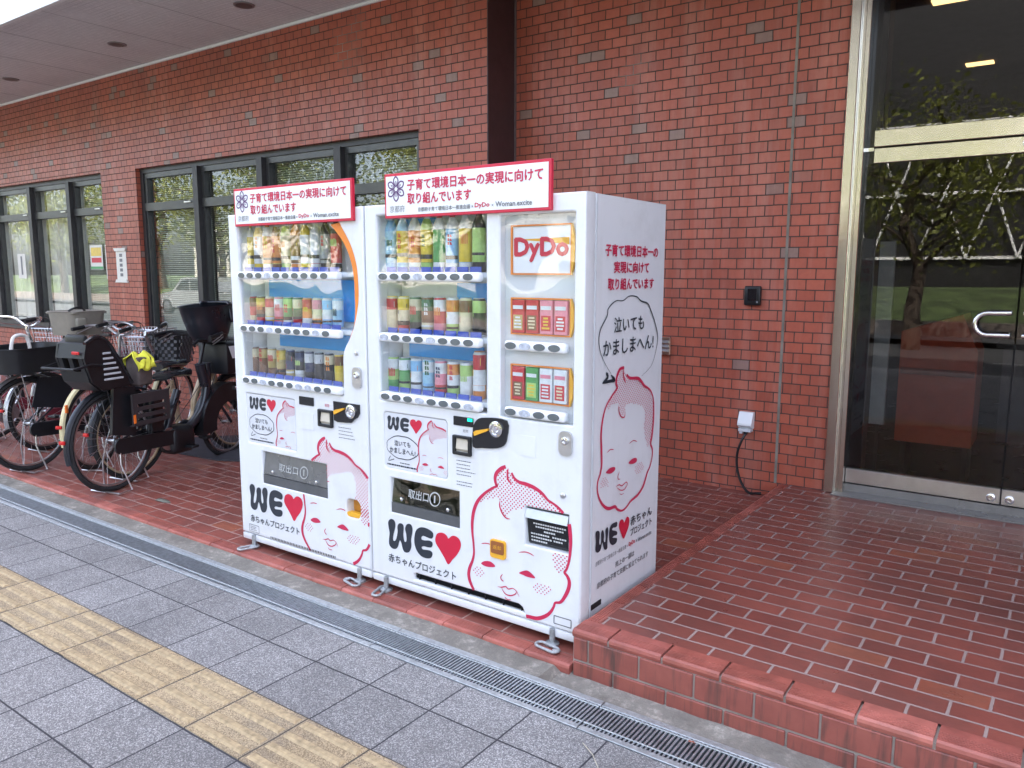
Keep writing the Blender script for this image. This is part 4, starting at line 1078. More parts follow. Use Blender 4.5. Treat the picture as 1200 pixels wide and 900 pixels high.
text("small_print", "紙幣", -2.11, .836, F, .0015, VGREY, MBR, h=.014)
cp = crom([(-2.050, .860), (-2.030, .900), (-1.985, .915), (-1.873, .914), (-1.872, .840), (-1.890, .805), (-1.935, .789), (-2.000, .783), (-2.050, .782)], True, sub=3)
coin_unit(MBR, cp, -1.925, .873, .034, ((-2.028, .844), (-1.965, .866)))
b = MB(); b.prism(rrect(-1.817, -1.731, .777, .862, .003), F, .0004, .0022); b.build("blank_cover", WHITE, MBR)
lines_block(MBR, -2.148, -2.03, [.706, .690, .674, .660, .644, .612, .598])
chute(MBR, -2.553, -2.137, .398, .566, False)
b = MB(); b.prism(rrect(-1.958, -1.878, .311, .392, .012), F, .0005, .010); cr = b.build("coin_return_cup", VYEL, MBR)
b = MB(); b.prism(rrect(-1.952, -1.884, .332, .386, .008), F, .0105, .0125); b.build("cup_flap", mat("cup_brown", (.30, .10, .03), .35), cr)
f = FR(YF - .0125); text("lettering", "返却", -1.940, .352, f, .0015, VYEL, cr, w=.044, h=.018)
# card reader pocket with its black instruction plate
cavity(MBR, -1.782, -1.573, .400, .564, .05, mat("reader_grey", (.3, .31, .32), .4), "reader_pocket"); rp = MBR.children[-1]
b = MB(); b.prism([(YF + .03, .405), (YF + .026, .405), (YF + .012, .515), (YF + .016, .515)], lambda u, v, d: (d, u, v), -1.779, -1.576); b.build("instruction_plate", BLACKG, rp)
ff = lambda u, v, d: (u, YF + .026 - (v - .405) * .014 / .110 - d, v)
b = MB()
for z, a, c in ((.492, -1.75, -1.60), (.478, -1.74, -1.61), (.462, -1.70, -1.65), (.445, -1.765, -1.68), (.430, -1.765, -1.67), (.415, -1.765, -1.69), (.445, -1.66, -1.60), (.430, -1.655, -1.61)):
    u = a
    while u < c: b.add([ff(u, z, .001), ff(u + .009, z, .001), ff(u + .009, z + .007, .001), ff(u, z + .007, .001)], [(0, 1, 2, 3)]); u += .0115
b.build("small_print", mat("print_white", (.6, .6, .6), .5), rp, fixn=False)
b = MB(); b.prism([(YF + .010, .516), (YF - .006, .520), (YF + .006, .556), (YF + .014, .556)], lambda u, v, d: (d, u, v), -1.779, -1.576); b.build("reader_flap", mat("flap_silver", (.55, .58, .60), .3, .3, .08), rp)
eB = [(-2.556, -2.134, .395, .569), (-1.786, -1.569, .396, .568), (-1.962, -1.874, .307, .396), (-2.415, -1.779, .07, .1335), (-4, -1, -1, .080)]
baby(MBR, F, .0002, lambda P: P, band=False, inc=(-2.69, -1.52, .08, 1), exc=eB)
we_heart(MBR, F, .0015, lambda P: P)
text("lettering", "赤ちゃんプロジェクト", -2.574, .152, F, .0015, VINK, MBR, w=.418, h=.040, bold=.012)
b = MB(); b.box(-2.41, -1.785, YF + .05, YF + .054, .09, .138); gd = b.build("air_grille", DARK, MBR)
b = MB()
for z in (.106, .114, .122): b.box(-2.41, -1.785, YF + .012, YF + .03, z - .001, z + .001)
for k in range(7): b.box(-2.39 + k * .097, -2.385 + k * .097, YF + .010, YF + .032, .099, .129)
b.build("grille_bars", BLACK, gd)
b = MB(); R_ = [(-1.635, .128), (-1.553, .128), (-1.553, .095), (-1.635, .095), (-1.635, .128)]
for p, q in zip(R_[:-1], R_[1:]): ribbon(b, [p, q], .004, F, .0015, sub=2, taper=False)
b.build("rating_label", VGREY, MBR, fixn=False)
signboard(MBR, -2.534, -1.656)
feet(MBR, (-2.590, -1.64), 2.563, (1.9, -.15))
# flank printing
e = .0015; XSs = XS
XSF = -1.5125
SD = lambda u, v, d: (XSF + d, u, v)
text("lettering", "子育て環境日本一の", 2.732, 1.587, SD, e, VCRIM, MBR, w=.472, h=.046, bold=.030)
text("lettering", "実現に向けて", 2.806, 1.520, SD, e, VCRIM, MBR, w=.312, h=.046, bold=.030)
text("lettering", "取り組んでいます", 2.758, 1.453, SD, e, VCRIM, MBR, w=.412, h=.046, bold=.030)
b = MB(); ribbon(b, BUB, .0055, SD, e, sub=6); ribbon(b, BTAIL, .012, SD, e + .0003, sub=5); ribbon(b, BTAIL2, .011, SD, e + .0006, sub=5); b.build("speech_bubble", VINK, MBR, fixn=False)
text("lettering", "泣いても", 2.815, 1.280, SD, e, VINK, MBR, w=.270, h=.062, bold=.012)
text("lettering", "かましまへん!", 2.728, 1.190, SD, e, VINK, MBR, w=.455, h=.062, bold=.012)
baby(MBR, SD, .0002, lambda P: P, w=.0115, pitch=.0165, r=.0031, S="S")
we_heart(MBR, SD, e, lambda P: P, S="S")
text("lettering", "赤ちゃん", 3.002, .418, SD, e, VINK, MBR, w=.212, h=.042, bold=.014)
text("lettering", "プロジェクト", 3.003, .372, SD, e, VINK, MBR, w=.212, h=.034, bold=.010)
text("small_print", "京都府子育て環境日本一推進会議 ×", 2.696, .326, SD, e, VGREY, MBR, w=.285, h=.020)
text("small_print", "DyDo", 2.99, .325, SD, e, VRED, MBR, w=.06, h=.022, bold=.03)
text("small_print", "× Woman.excite", 3.06, .325, SD, e, VGREY, MBR, w=.155, h=.019, bold=.01)
text("small_print", "売上の一部は", 2.870, .270, SD, e, VGREY, MBR, w=.175, h=.026, bold=.004)
text("small_print", "京都府の子育て支援に役立てられます", 2.712, .226, SD, e, VGREY, MBR, w=.475, h=.026, bold=.004)
b = MB(); b.box(XSF - .002, XSF + .0015, 2.665, 2.75, .148, .170); b.build("side_slot", DARK, MBR)
b = MB(); b.box(XSF - .003, XSF + .0005, YF + .0825, YF + .086, .06, 1.815); b.build("flank_seam", GREYP, MBR)

DR = random.Random(21)
# ------------------------------------------------------------------ sample drinks behind the windows
def cm(rgb): return mat("print_%02x%02x%02x" % tuple(int(255 * c) for c in rgb), rgb, .3, 0, .12, 40)
def drink(kind, name, x, y, z, h, r, cols, label):
    c1, c2, c3, cap = [cm(c) for c in cols]
    b = MB()
    if kind == "bottle":
        hb = h * .80
        prof = [(r * .9, 0), (r, .006), (r * .97, h * .16), (r, h * .17), (r, h * .42), (r, hb * .92), (r * .93, hb), (r * .5, h * .93), (r * .42, h * .935), (r * .42, h)]
        mis = [0, 0, 2, 1, 1, 0, 0, 3, 3]
    else:
        prof = [(r * .82, 0), (r, .008), (r, h * .30), (r, h * .62), (r, h * .93), (r * .82, h - .003), (r * .80, h)]
        mis = [3, 2, 0, 1, 0, 3]
    b.lathe(prof, (x, y, z), seg=14, mis=mis)
    # printed marks wrapped on the label: ovals, bars and a panel
    rr = r + .0004; zl0, zl1 = (h * .19, h * .70) if kind == "bottle" else (h * .12, h * .88)
    def wrap(poly, mi):
        n = len(poly); e = .0004 * mi * .5
        b.add([(x + (rr + e) * sin(u / r), y - (rr + e) * cos(u / r), z + v) for u, v in poly], [tuple(range(n))], mi)
    q = DR.random; a0 = DR.uniform(.1, .5) * r
    w_ = r * DR.uniform(.45, .7); zc = zl0 + (zl1 - zl0) * DR.uniform(.55, .75); hz = (zl1 - zl0) * DR.uniform(.10, .18)
    kind_ = q()
    if kind_ < .45:                                      # upright block letters
        for k in range(3):
            zz = zc + hz * 1.5 - k * hz * 1.25
            wrap([(a0 - w_ * .55, zz), (a0 - w_ * .1, zz), (a0 - w_ * .1, zz + hz * .95), (a0 - w_ * .55, zz + hz * .95)], 4); wrap([(a0 + w_ * .05, zz), (a0 + w_ * .5, zz), (a0 + w_ * .3, zz + hz * .95), (a0 + w_ * .05, zz + hz * .8)], 4)
    elif kind_ < .75:                                    # slanting flash
        wrap([(a0 - r * .8, zc - hz * 1.6), (a0 + r * .7, zc + hz * .4), (a0 + r * .7, zc + hz * 1.7), (a0 - r * .8, zc - hz * .4)], 4)
    else:
        for k in range(5): wrap([(a0 - w_ + w_ * .4 * k, zc - hz), (a0 - w_ * .72 + w_ * .4 * k, zc - hz), (a0 - w_ * .72 + w_ * .4 * k, zc + hz * DR.uniform(.4, 1)), (a0 - w_ + w_ * .4 * k, zc + hz)], 4)
    zb = zl0 + (zl1 - zl0) * DR.uniform(.05, .2); zt_ = zb + (zl1 - zl0) * DR.uniform(.05, .16)
    if q() < .7: wrap([(-r * 1.5, zb), (-r * .75, zb), (0, zb), (r * .75, zb), (r * 1.5, zb), (r * 1.5, zt_), (r * .75, zt_), (0, zt_), (-r * .75, zt_), (-r * 1.5, zt_)], 5) if False else [wrap([(-r * 1.5 + r * .5 * k, zb), (-r * 1.0 + r * .5 * k, zb), (-r * 1.0 + r * .5 * k, zt_), (-r * 1.5 + r * .5 * k, zt_)], 5) for k in range(6)]
    lum = sum(cols[1]); o = b.build(name, [c1, c2, c3, cap, cm(DR.choice([W_, RD_, YE, LG] if lum < 1.2 else [RD_, NV, DG, OR])), cm(BK if lum > .9 else W_)])
    tag(o, label, kind, "sample drinks in the vending machines")
    return o
W_ = (.72, .74, .75); YE = (.72, .52, .05); OR = (.70, .25, .05); GR = (.10, .33, .10); DG = (.05, .14, .06); BR = (.20, .09, .04); BK = (.02, .02, .025); NV = (.03, .04, .10); RD_ = (.55, .04, .05); PK = (.72, .25, .32); LB = (.25, .50, .75); CY = (.35, .60, .75); GD = (.50, .38, .14); CR = (.70, .62, .42); SI = (.55, .56, .58); LG = (.40, .60, .18); TE = (.10, .35, .30); GRAY = (.3, .32, .3)
NAMEC = {W_: "white", YE: "yellow", OR: "orange", GR: "green", DG: "dark green", BR: "brown", BK: "black", NV: "navy", RD_: "red", PK: "pink", LB: "blue", CY: "pale blue", GD: "gold", CR: "cream", SI: "silver", LG: "lime", TE: "teal"}
rowsA = [
    ("bottle", 1.523, .250, .0275, [(W_, YE, YE, YE), (YE, W_, YE, W_), (W_, OR, LG, OR), (BR, OR, LG, W_), (LG, CR, GR, W_), (OR, BR, W_, OR), (YE, W_, LG, W_), (W_, W_, RD_, W_), (BK, GRAY, BK, BK), (BK, RD_, SI, BK)]),
    ("can", 1.244, .148, .0275, [(RD_, BR, CR, SI), (BR, YE, RD_, SI), (CR, RD_, YE, SI), (PK, W_, RD_, SI), (GR, LG, W_, SI), (DG, CR, RD_, SI), (OR, RD_, W_, SI), (CR, PK, OR, SI), (W_, LB, LB, SI), (CY, W_, LB, SI)]),
    ("can", .966, .150, .0255, [(BR, CR, BR, SI), (BR, GD, BR, SI), (GD, CR, BR, SI), (GD, YE, BR, SI), (NV, BK, GD, SI), (BK, NV, SI, SI), (NV, SI, BK, SI), (BK, SI, BK, SI), (BK, CR, BK, SI), (YE, BR, YE, SI)])]
rowsB = [
    ("bottle", 1.522, .252, .030, [(LB, CY, LB, W_), (CY, YE, LB, W_), (W_, OR, W_, W_), (LG, YE, GR, W_), (W_, GR, W_, RD_), (W_, LB, LB, RD_), (W_, YE, LB, W_), (BK, LG, BK, BK)]),
    ("can", 1.247, .165, .030, [(CR, RD_, CR, YE), (CR, YE, RD_, YE), (DG, CR, BK, SI), (BR, DG, CR, SI), (RD_, W_, PK, SI), (W_, OR, LG, SI), (CR, BR, CR, SI), (BK, LG, BK, SI)]),
    ("can", .974, .155, .029, [(LG, W_, GR, SI), (GR, W_, LG, SI), (W_, LB, W_, SI), (CY, W_, LB, SI), (PK, W_, RD_, SI), (W_, OR, LG, SI), (W_, LG, W_, SI), (W_, RD_, OR, OR)])]
ROWN = ["top", "middle", "bottom"]
for mach, rows, (xa, xb) in (("left", rowsA, (-3.655, -2.975)), ("right", rowsB, (-2.600, -2.085))):
    for ri, (kind, z, h, r, cols) in enumerate(rows):
        n = len(cols)
        for k, cc in enumerate(cols):
            x = xa + (xb - xa) * k / (n - 1)
            hh = h * (1.0 if not (mach == "right" and ri == 2 and k == 7) else 1.35)
            drink(kind, "sample_" + kind, x, YF + .085, z, hh, r, cc, "%s and %s %s, %s from left, %s row of %s vending machine" % ((NAMEC.get(cc[0], "dark")).split()[-1], (NAMEC.get(cc[1], "grey")).split()[-1], kind, ORD[k], ROWN[ri], mach))
snacks = [(1.277, 1.414, [(RD_, GD, "red and gold"), (RD_, BR, "red and brown"), (PK, RD_, "pink and red"), (PK, RD_, "pink and red")], "upper"), (1.004, 1.143, [(RD_, BR, "red and brown"), (GR, LG, "green"), (W_, RD_, "white and red"), (W_, RD_, "white and red")], "lower")]
for z0, z1, items, rn in snacks:
    for k, (c1, c2, nm) in enumerate(items):
        x = -1.864 + k * .0675
        t = thing("snack_box", (x + .032, YF + .02, z0), "%s snack box, %s of four in %s orange frame of right machine" % (nm, ORD[k], rn), "snack box", "snack boxes in the vending machine")
        b = MB(); b.rbox(x + .003, x + .062, YF + .014, YF + .0335, z0 + .002, z1 - .002, .002, 1); b.build("carton", cm(c1), t)
        f = FR(YF + .014)
        b = MB(); b.add([f(x + .010, z0 + .015, .001), f(x + .055, z0 + .015, .001), f(x + .055, z0 + .075, .001), f(x + .010, z0 + .075, .001)], [(0, 1, 2, 3)]); b.build("picture", cm(c2), t, fixn=False)
        b = MB(); b.add([f(x + .008, z0 + .098, .001), f(x + .057, z0 + .098, .001), f(x + .057, z0 + .113, .001), f(x + .008, z0 + .113, .001)], [(0, 1, 2, 3)]); b.build("title_band", cm(W_) if c1 != W_ else cm(PK), t, fixn=False)
        b = MB()
        for q in range(4):
            zz = z0 + .022 + q * .013; wd = DR.uniform(.010, .02)
            b.add([f(x + .032 - wd, zz, .0015), f(x + .032 + wd, zz, .0015), f(x + .032 + wd, zz + .007, .0015), f(x + .032 - wd, zz + .007, .0015)], [(0, 1, 2, 3)])
        b.build("print", cm((W_, CR, YE, RD_)[(k + (rn == "lower")) % 3]), t, fixn=False)

# ================================================================== BICYCLES (built along +y from the rear wheel, wheels on z=0)
def ring_pts(cy, cz, r, x=0.0, n=40, a0=0, a1=360):
    full = abs(a1 - a0) >= 360
    k = n if full else n + 1
    return [(x, cy + r * cos(radians(a0 + (a1 - a0) * i / n)), cz + r * sin(radians(a0 + (a1 - a0) * i / n))) for i in range(k)]

def wheel(root, cy, r, rim_m, tr=.019):
    b = MB(); b.tube(ring_pts(cy, r, r - tr), tr, 8, closed=True); w = b.build("wheel", RUBBER, root)
    b = MB(); b.tube(ring_pts(cy, r, r - 2 * tr - .006), .010, 6, closed=True); b.build("rim", rim_m, w)
    b = MB(); b.lathe([(.010, -.055), (.010, -.035), (.026, -.034), (.026, -.028), (.013, -.026), (.013, .026), (.026, .028), (.026, .034), (.010, .035), (.010, .055)], (0, cy, r), (1, 0, 0), 12)
    b.build("hub", ALU, w)
    b = MB()
    for k in range(28):
        a = 2 * pi * k / 28; sx = .03 if k % 2 else -.03; a2 = a + (.9 if (k // 2) % 2 else -.9)
        b.tube([(sx, cy + .024 * cos(a2), r + .024 * sin(a2)), (0, cy + (r - 2 * tr - .008) * cos(a), r + (r - 2 * tr - .008) * sin(a))], .0014, 3, cap=False)
    b.build("spokes", ALU, w)
    return w

def mudguard(root, cy, r, a0, a1, mt, wd=.022):
    P = ring_pts(cy, r, r + .020, 0, 24, a0, a1); b = MB(); vs = []; fs = []
    for k, p in enumerate(P):
        dy, dz = p[1] - cy, p[2] - r; l = math.hypot(dy, dz); dy /= l; dz /= l
        for (x, o) in ((-wd, -.012), (-wd * .6, .002), (0, .006), (wd * .6, .002), (wd, -.012)):
            vs.append((x, p[1] + dy * o, p[2] + dz * o))
        if k:
            for q in range(4): a = 5 * k + q; fs.append((a - 5, a - 4, a + 1, a))
    b.add(vs, fs, 0, True); m_ = b.build("mudguard", mt, root, fixn=False)
    return m_

def wire_basket(root, y0, y1, hx, z0, z1, mt, name="basket", taper=.8, wr=.0022, nx=9, nz=6, rim=.005):
    b = MB()
    def lvl(t):
        k = taper + (1 - taper) * t; yc = (y0 + y1) / 2; hy = (y1 - y0) / 2 * k; h = hx * k; z = z0 + (z1 - z0) * t
        return [(-h, yc - hy, z), (h, yc - hy, z), (h, yc + hy, z), (-h, yc + hy, z)]
    for i in range(nz + 1): b.tube(lvl(i / nz), rim if i == nz else wr, 5, closed=True)
    A, B = lvl(0), lvl(1)
    for s in range(4):
        for k in range(nx):
            t = k / nx; p = [A[s][j] + (A[(s + 1) % 4][j] - A[s][j]) * t for j in range(3)]; q = [B[s][j] + (B[(s + 1) % 4][j] - B[s][j]) * t for j in range(3)]
            b.tube([p, q], wr, 4)
    for k in range(1, nx):
        t = k / nx
        b.tube([[A[0][j] + (A[1][j] - A[0][j]) * t for j in range(3)], [A[3][j] + (A[2][j] - A[3][j]) * t for j in range(3)]], wr, 4)
    return b.build(name, mt, root)

def solid_basket(root, y0, y1, hx, z0, z1, mt, name="basket", taper=.82, th=.006, lid=None):
    b = MB()
    def ring(t, off=0):
        k = taper + (1 - taper) * t; yc = (y0 + y1) / 2; hy = (y1 - y0) / 2 * k - off; h = hx * k - off; z = z0 + (z1 - z0) * t
        out = []
        for a in range(24):
            an = 2 * pi * a / 24; c, s_ = cos(an), sin(an); e_ = .45
            out.append((h * math.copysign(abs(c) ** e_, c), yc + hy * math.copysign(abs(s_) ** e_, s_), z))
        return out
    rings = [ring(0), ring(.5), ring(.97), ring(1, -.006), ring(1.02, -.004), ring(1.0, th), ring(.5, th), ring(.05, th)]
    vs = [p for rg in rings for p in rg]; fs = []
    for i in range(len(rings) - 1):
        for k in range(24): a = i * 24 + k; c = i * 24 + (k + 1) % 24; fs.append((a, c, c + 24, a + 24))
    fs.append(tuple(range(24))[::-1]); fs.append(tuple(range(len(vs) - 24, len(vs))))
    b.add(vs, fs, 0, True); return b.build(name, mt, root)

def bike(label, x, y, ang, frame_m, bar_m, r=.335, wb=1.10, rim_m=None, guard_m=None, z=0.0, fr_r=None, saddle_s=.40, saddle_z=.80, bar_s=.76, bar_z=1.02, lean=0.0, chain_m=None, guards=True, tube_r=.019, twin=False, low=False):
    root = thing("bicycle", (x, y, z), label, "bicycle", "bicycles parked along the wall", radians(ang), local=True)
    root.rotation_euler = (0, lean, radians(ang))
    fr_r = fr_r or r; rim_m = rim_m or ALU; guard_m = guard_m or ALU
    wheel(root, 0, r, rim_m); wheel(root, wb, fr_r, rim_m)
    if guards: mudguard(root, 0, r, 60, 195, guard_m); mudguard(root, wb, fr_r, 45, 170, guard_m)
    bb = (0, .46, .28); head_b = (0, wb - .22, .62); head_t = (0, wb - .27, .80); st = (0, saddle_s + .02, saddle_z - .12)
    b = MB()
    b.tube([bb, st], tube_r * .85, 10)
    P = crom([(0, wb - .20, .80), (0, wb - .21, .62), (0, wb - .27, .45), (0, wb - .40, .33), (0, .62, .285), bb], sub=6) if low else crom([head_t, (0, wb - .34, .70), (0, wb - .45, .50), (0, .60, .36), bb], sub=6); b.tube(P, tube_r, 10)
    if twin:
        P = crom([head_b, (0, wb - .30, .52), (0, wb - .44, .36), (0, .58, .26), (bb[0], bb[1], bb[2] - .03)], sub=6); b.tube(P, tube_r * .9, 10)
    b.tube([head_b, head_t], tube_r * 1.15, 10)
    for s in (-1, 1):
        b.tube([(0, bb[1], bb[2]), (s * .03, bb[1] - .06, bb[2]), (s * .055, .02, r)], .009, 6)
        b.tube([(0, st[1], st[2] - .02), (s * .04, st[1] - .08, st[2] - .10), (s * .057, .01, r)], .008, 6)
    b.build("frame", frame_m, root)
    b = MB()
    for s in (-1, 1): b.tube([(s * .035, wb - .20, .60), (s * .045, wb - .15, .50), (s * .05, wb, fr_r)], .011, 7)
    b.tube([(-.035, wb - .20, .60), (.035, wb - .20, .60)], .013, 7); b.tube([(0, wb - .20, .60), head_b], .014, 8); b.build("fork", frame_m, root)
    b = MB(); b.tube([st, (0, saddle_s, saddle_z - .01)], .012, 8); b.build("seat_post", CHROME, root)
    # saddle
    b = MB(); secs = [(-.14, .085, .0), (-.09, .105, .015), (0, .085, .010), (.08, .045, .006), (.16, .024, .004)]; vs = []; fs = []; n = 10
    for (dy, w, dz) in secs:
        for k in range(n): a = 2 * pi * k / n; vs.append((w * cos(a), saddle_s + dy, saddle_z + dz + (.028 if sin(a) > 0 else .03) * sin(a)))
    for i in range(len(secs) - 1):
        for k in range(n): a = i * n + k; c = i * n + (k + 1) % n; fs.append((a, c, c + n, a + n))
    fs += [tuple(range(n)), tuple(range(len(vs) - 1, len(vs) - n - 1, -1))]; b.add(vs, fs, 0, True); b.build("saddle", BLACKG, root)
    # handlebar swept back
    b = MB(); hb = bar_s
    b.tube([head_t, (0, hb + .02, bar_z - .08), (0, hb + .03, bar_z - .05)], .013, 8)
    for s in (-1, 1): b.tube(crom([(0, hb + .03, bar_z - .05), (s * .07, hb + .05, bar_z - .04), (s * .17, hb + .03, bar_z + .02), (s * .25, hb - .06, bar_z + .03), (s * .27, hb - .16, bar_z + .015)], sub=5), .011, 8)
    h = b.build("handlebar", bar_m, root)
    for s in (-1, 1):
        b = MB(); b.tube([(s * .262, hb - .10, bar_z + .022), (s * .275, hb - .21, bar_z + .006)], .016, 10); b.build("grip", BLACK, h)
        b = MB(); b.tube([(s * .245, hb - .04, bar_z + .02), (s * .255, hb - .09, bar_z - .0), (s * .262, hb - .17, bar_z - .03)], .005, 6); b.build("brake_lever", ALU, h)
    b = MB(); b.tube(crom([(.20, hb, bar_z + .02), (.12, hb + .16, bar_z - .02), (.03, hb + .13, .75), (.03, wb - .18, .62)], sub=5), .003, 5); b.tube(crom([(-.20, hb, bar_z + .02), (-.10, hb + .14, bar_z + .0), (-.02, hb + .08, .75), (-.02, .6, .38)], sub=5), .003, 5); b.build("brake_cable", BLACK, h)
    # drive
    b = MB(); b.lathe([(.085, .05), (.085, .054), (.03, .054)], (0, bb[1], bb[2]), (1, 0, 0), 24)
    for s, a in ((1, -.5), (-1, pi - .5)):
        b.tube([(s * .065, bb[1], bb[2]), (s * .075, bb[1] + .165 * cos(a), bb[2] + .165 * sin(a))], .009, 6)
    c = b.build("crank", ALU, root)
    for s, a in ((1, -.5), (-1, pi - .5)):
        b = MB(); py, pz = bb[1] + .165 * cos(a), bb[2] + .165 * sin(a); b.rbox(min(s * .08, s * .165), max(s * .08, s * .165), py - .035, py + .035, pz - .010, pz + .010, .004, 1); b.build("pedal", BLACK, c)
    b = MB(); P = rrect(-.05, bb[1] + .10, .235, .345, .05); b.prism([(u, v + (r - .30) * (1 - u / .5) * .5) for u, v in P], lambda u, v, d: (d, u, v), .062, .078); b.build("chain_case", chain_m or frame_m, root)
    # stand
    b = MB()
    for s in (-1, 1): b.tube([(s * .06, .0, r), (s * .085, -.02, r * .55), (s * .13, .02, .015), (s * .13, -.09, .012)], .0065, 6)
    b.tube([(-.13, -.09, .012), (.13, -.09, .012)], .0065, 6); b.build("kickstand", ALU, root)
    # rack
    b = MB()
    for s in (-1, 1):
        b.tube([(s * .06, .30, r * 2 + .045), (s * .065, -.16, r * 2 + .045)], .006, 6); b.tube([(s * .06, .01, r), (s * .065, -.08, r * 2 + .045)], .005, 6)
    for k in range(4): b.tube([(-.065, -.16 + k * .14, r * 2 + .045), (.065, -.16 + k * .14, r * 2 + .045)], .005, 6)
    b.build("rear_rack", bar_m, root)
    b = MB(); b.rbox(-.022, .022, -r - .046, -r - .030, r + .05, r + .075, .004, 2); b.build("rear_reflector", mat("reflector_red", (.55, .02, .02), .15), root)
    b = MB(); b.lathe([(.016, 0), (.032, .02), (.034, .06), (.030, .062)], (.06, wb + .04, fr_r + .28), (0, 1, 0), 14); b.build("headlight", CHROME, root)
    return root

NBLK = mat("bike_black", (.012, .014, .020), .3, 0, .15, coat=.3); CREAM = mat("bike_cream", (.62, .55, .33), .35, 0, .06); CHAMP = mat("bike_champagne", (.50, .38, .25), .34, .2, .08); BSIL = mat("bike_silver", (.5, .5, .52), .3, .9, .08); BNAVY = mat("bike_dark_grey", (.020, .022, .028), .35, .2, .1); TAUPE = mat("taupe_plastic", (.22, .195, .16), .55, 0, .08); WOVEN = mat("woven_black", (.03, .03, .033), .5, 0, .3, 60); BROWNP = mat("brown_plastic", (.032, .026, .028), .5); BWINE = mat("bike_wine", (.22, .03, .05), .35)
HD = 15
# black electric bicycle in front
k = bike("black electric bicycle with rear and front child seats, nearest to the vending machines", -5.36, 2.715, 15, NBLK, BLACK, r=.355, wb=1.14, fr_r=.29, z=.004, saddle_s=.60, saddle_z=.745, bar_s=.90, bar_z=1.02, guard_m=BNAVY, chain_m=BLACK, tube_r=.036, low=True)
# rear child seat
b = MB(); wing = [(-.29, .96), (-.27, 1.05), (-.20, 1.085), (-.13, 1.075), (-.07, 1.01), (-.01, .91), (.04, .82), (.07, .75), (-.16, .735), (-.24, .80)]
b.prism(wing, lambda u, v, d: (d, u, v), .112, .128); b.prism(wing, lambda u, v, d: (d, u, v), -.128, -.112)
b.prism([(-.235, .80), (-.16, .755), (.09, .765), (.09, .74), (-.18, .735), (-.25, .80)], lambda u, v, d: (d, u, v), -.112, .112)
b.prism([(-.29, .96), (-.265, 1.055), (-.20, 1.083), (-.19, 1.06), (-.24, 1.03), (-.262, .965)], lambda u, v, d: (d, u, v), -.112, .112)
b.prism([(-.25, .80), (-.267, .87), (-.247, .87), (-.232, .80)], lambda u, v, d: (d, u, v), -.112, .112)
for xx in (-.088, .0, .088): b.prism([(-.266, .87), (-.289, .96), (-.262, .965), (-.246, .87)], lambda u, v, d: (d, u, v), xx - .018, xx + .018)
BLK2 = mat("seat_black", (.008, .0085, .010), .38, 0, .2)
cs = b.build("child_seat", BLK2, k)
b = MB()
for q in range(6):
    z = .80 + q * .035; b.rbox(.129, .137, -.15, .005 - .018 * q, z, z + .014, .003, 1)
b.build("side_slats", mat("slat_grey", (.42, .43, .45), .35), cs)
b = MB(); b.rbox(-.09, .09, -.25, -.21, 1.02, 1.11, .02, 2); b.build("headrest", BLACK, cs)
b = MB(); b.rbox(.03, .09, -.300, -.288, .985, 1.005, .003, 1); b.build("rear_light", mat("reflector_red", (.55, .02, .02), .15), cs)
b = MB(); b.tube(crom([(.120, -.27, 1.055), (.120, -.19, 1.09), (.120, -.11, 1.065), (.120, -.03, .95), (.120, .03, .85), (.120, .08, .755)], sub=5), .017, 8); b.build("armrest_rim", BLACKG, cs)
b = MB(); b.tube([(.13, -.14, .90), (.15, -.26, .92), (.14, -.38, .90), (-.14, -.38, .90), (-.15, -.26, .92), (-.13, -.14, .90)], .009, 8); b.build("grab_rail", BLACK, cs)
for s in (-1, 1):
    b = MB(); xx = s * .145
    xa, xb = min(xx, xx + s * .02), max(xx, xx + s * .02)
    b.box(xa, xb, .04, .075, .46, .68); b.box(xa, xb, .335, .37, .46, .68); b.box(xa, xb, .075, .335, .61, .68)
    for z in (.46, .51, .56): b.box(xa, xb, .075, .335, z, z + .026)
    b.box(min(xx, xx - s * .08), max(xx, xx - s * .08), .05, .36, .452, .4595)
    b.build("leg_guard", BROWNP, cs)
b = MB(); b.rbox(.166, .171, .035, .055, .48, .54, .001, 1); b.build("side_reflector", mat("reflector_orange", (.75, .16, .02), .2), cs)
b = MB(); b.prism([(-.10, .42), (.10, .38), (.12, .73), (-.06, .735)], lambda u, v, d: (d, u, v), .085, .11); b.build("wheel_skirt", BLACK, k)
b = MB(); b.rbox(-.06, .06, .30, .42, .30, .66, .02, 2); b.build("battery", BLACKG, k)
b = MB(); b.rbox(-.07, .095, .46, .70, .15, .36, .05, 3); b.build("motor", BLACK, k)
# front child seat: a deep bucket with hood
b = MB(); rings = []
def ell(yc, hy, hx, z, tilt=0.0): return [(hx * cos(2 * pi * q / 28), yc + hy * sin(2 * pi * q / 28), z + tilt * sin(2 * pi * q / 28)) for q in range(28)]
rings = [ell(1.00, .13, .11, .97), ell(.99, .17, .135, 1.03), ell(.985, .215, .155, 1.14), ell(.98, .245, .17, 1.255, .015), ell(.98, .255, .178, 1.262, .015), ell(.98, .235, .155, 1.258, .015), ell(.985, .19, .13, 1.14), ell(1.0, .12, .10, 1.02)]
vs = [p for rg in rings for p in rg]; fs = []
for i in range(len(rings) - 1):
    for q in range(28): a = i * 28 + q; c = i * 28 + (q + 1) % 28; fs.append((a, c, c + 28, a + 28))
fs += [tuple(range(28))[::-1], tuple(range(len(vs) - 28, len(vs)))]
b.add(vs, fs, 0, True); fcs = b.build("front_child_seat", NBLK, k)
b = MB(); vs = []; fs = []
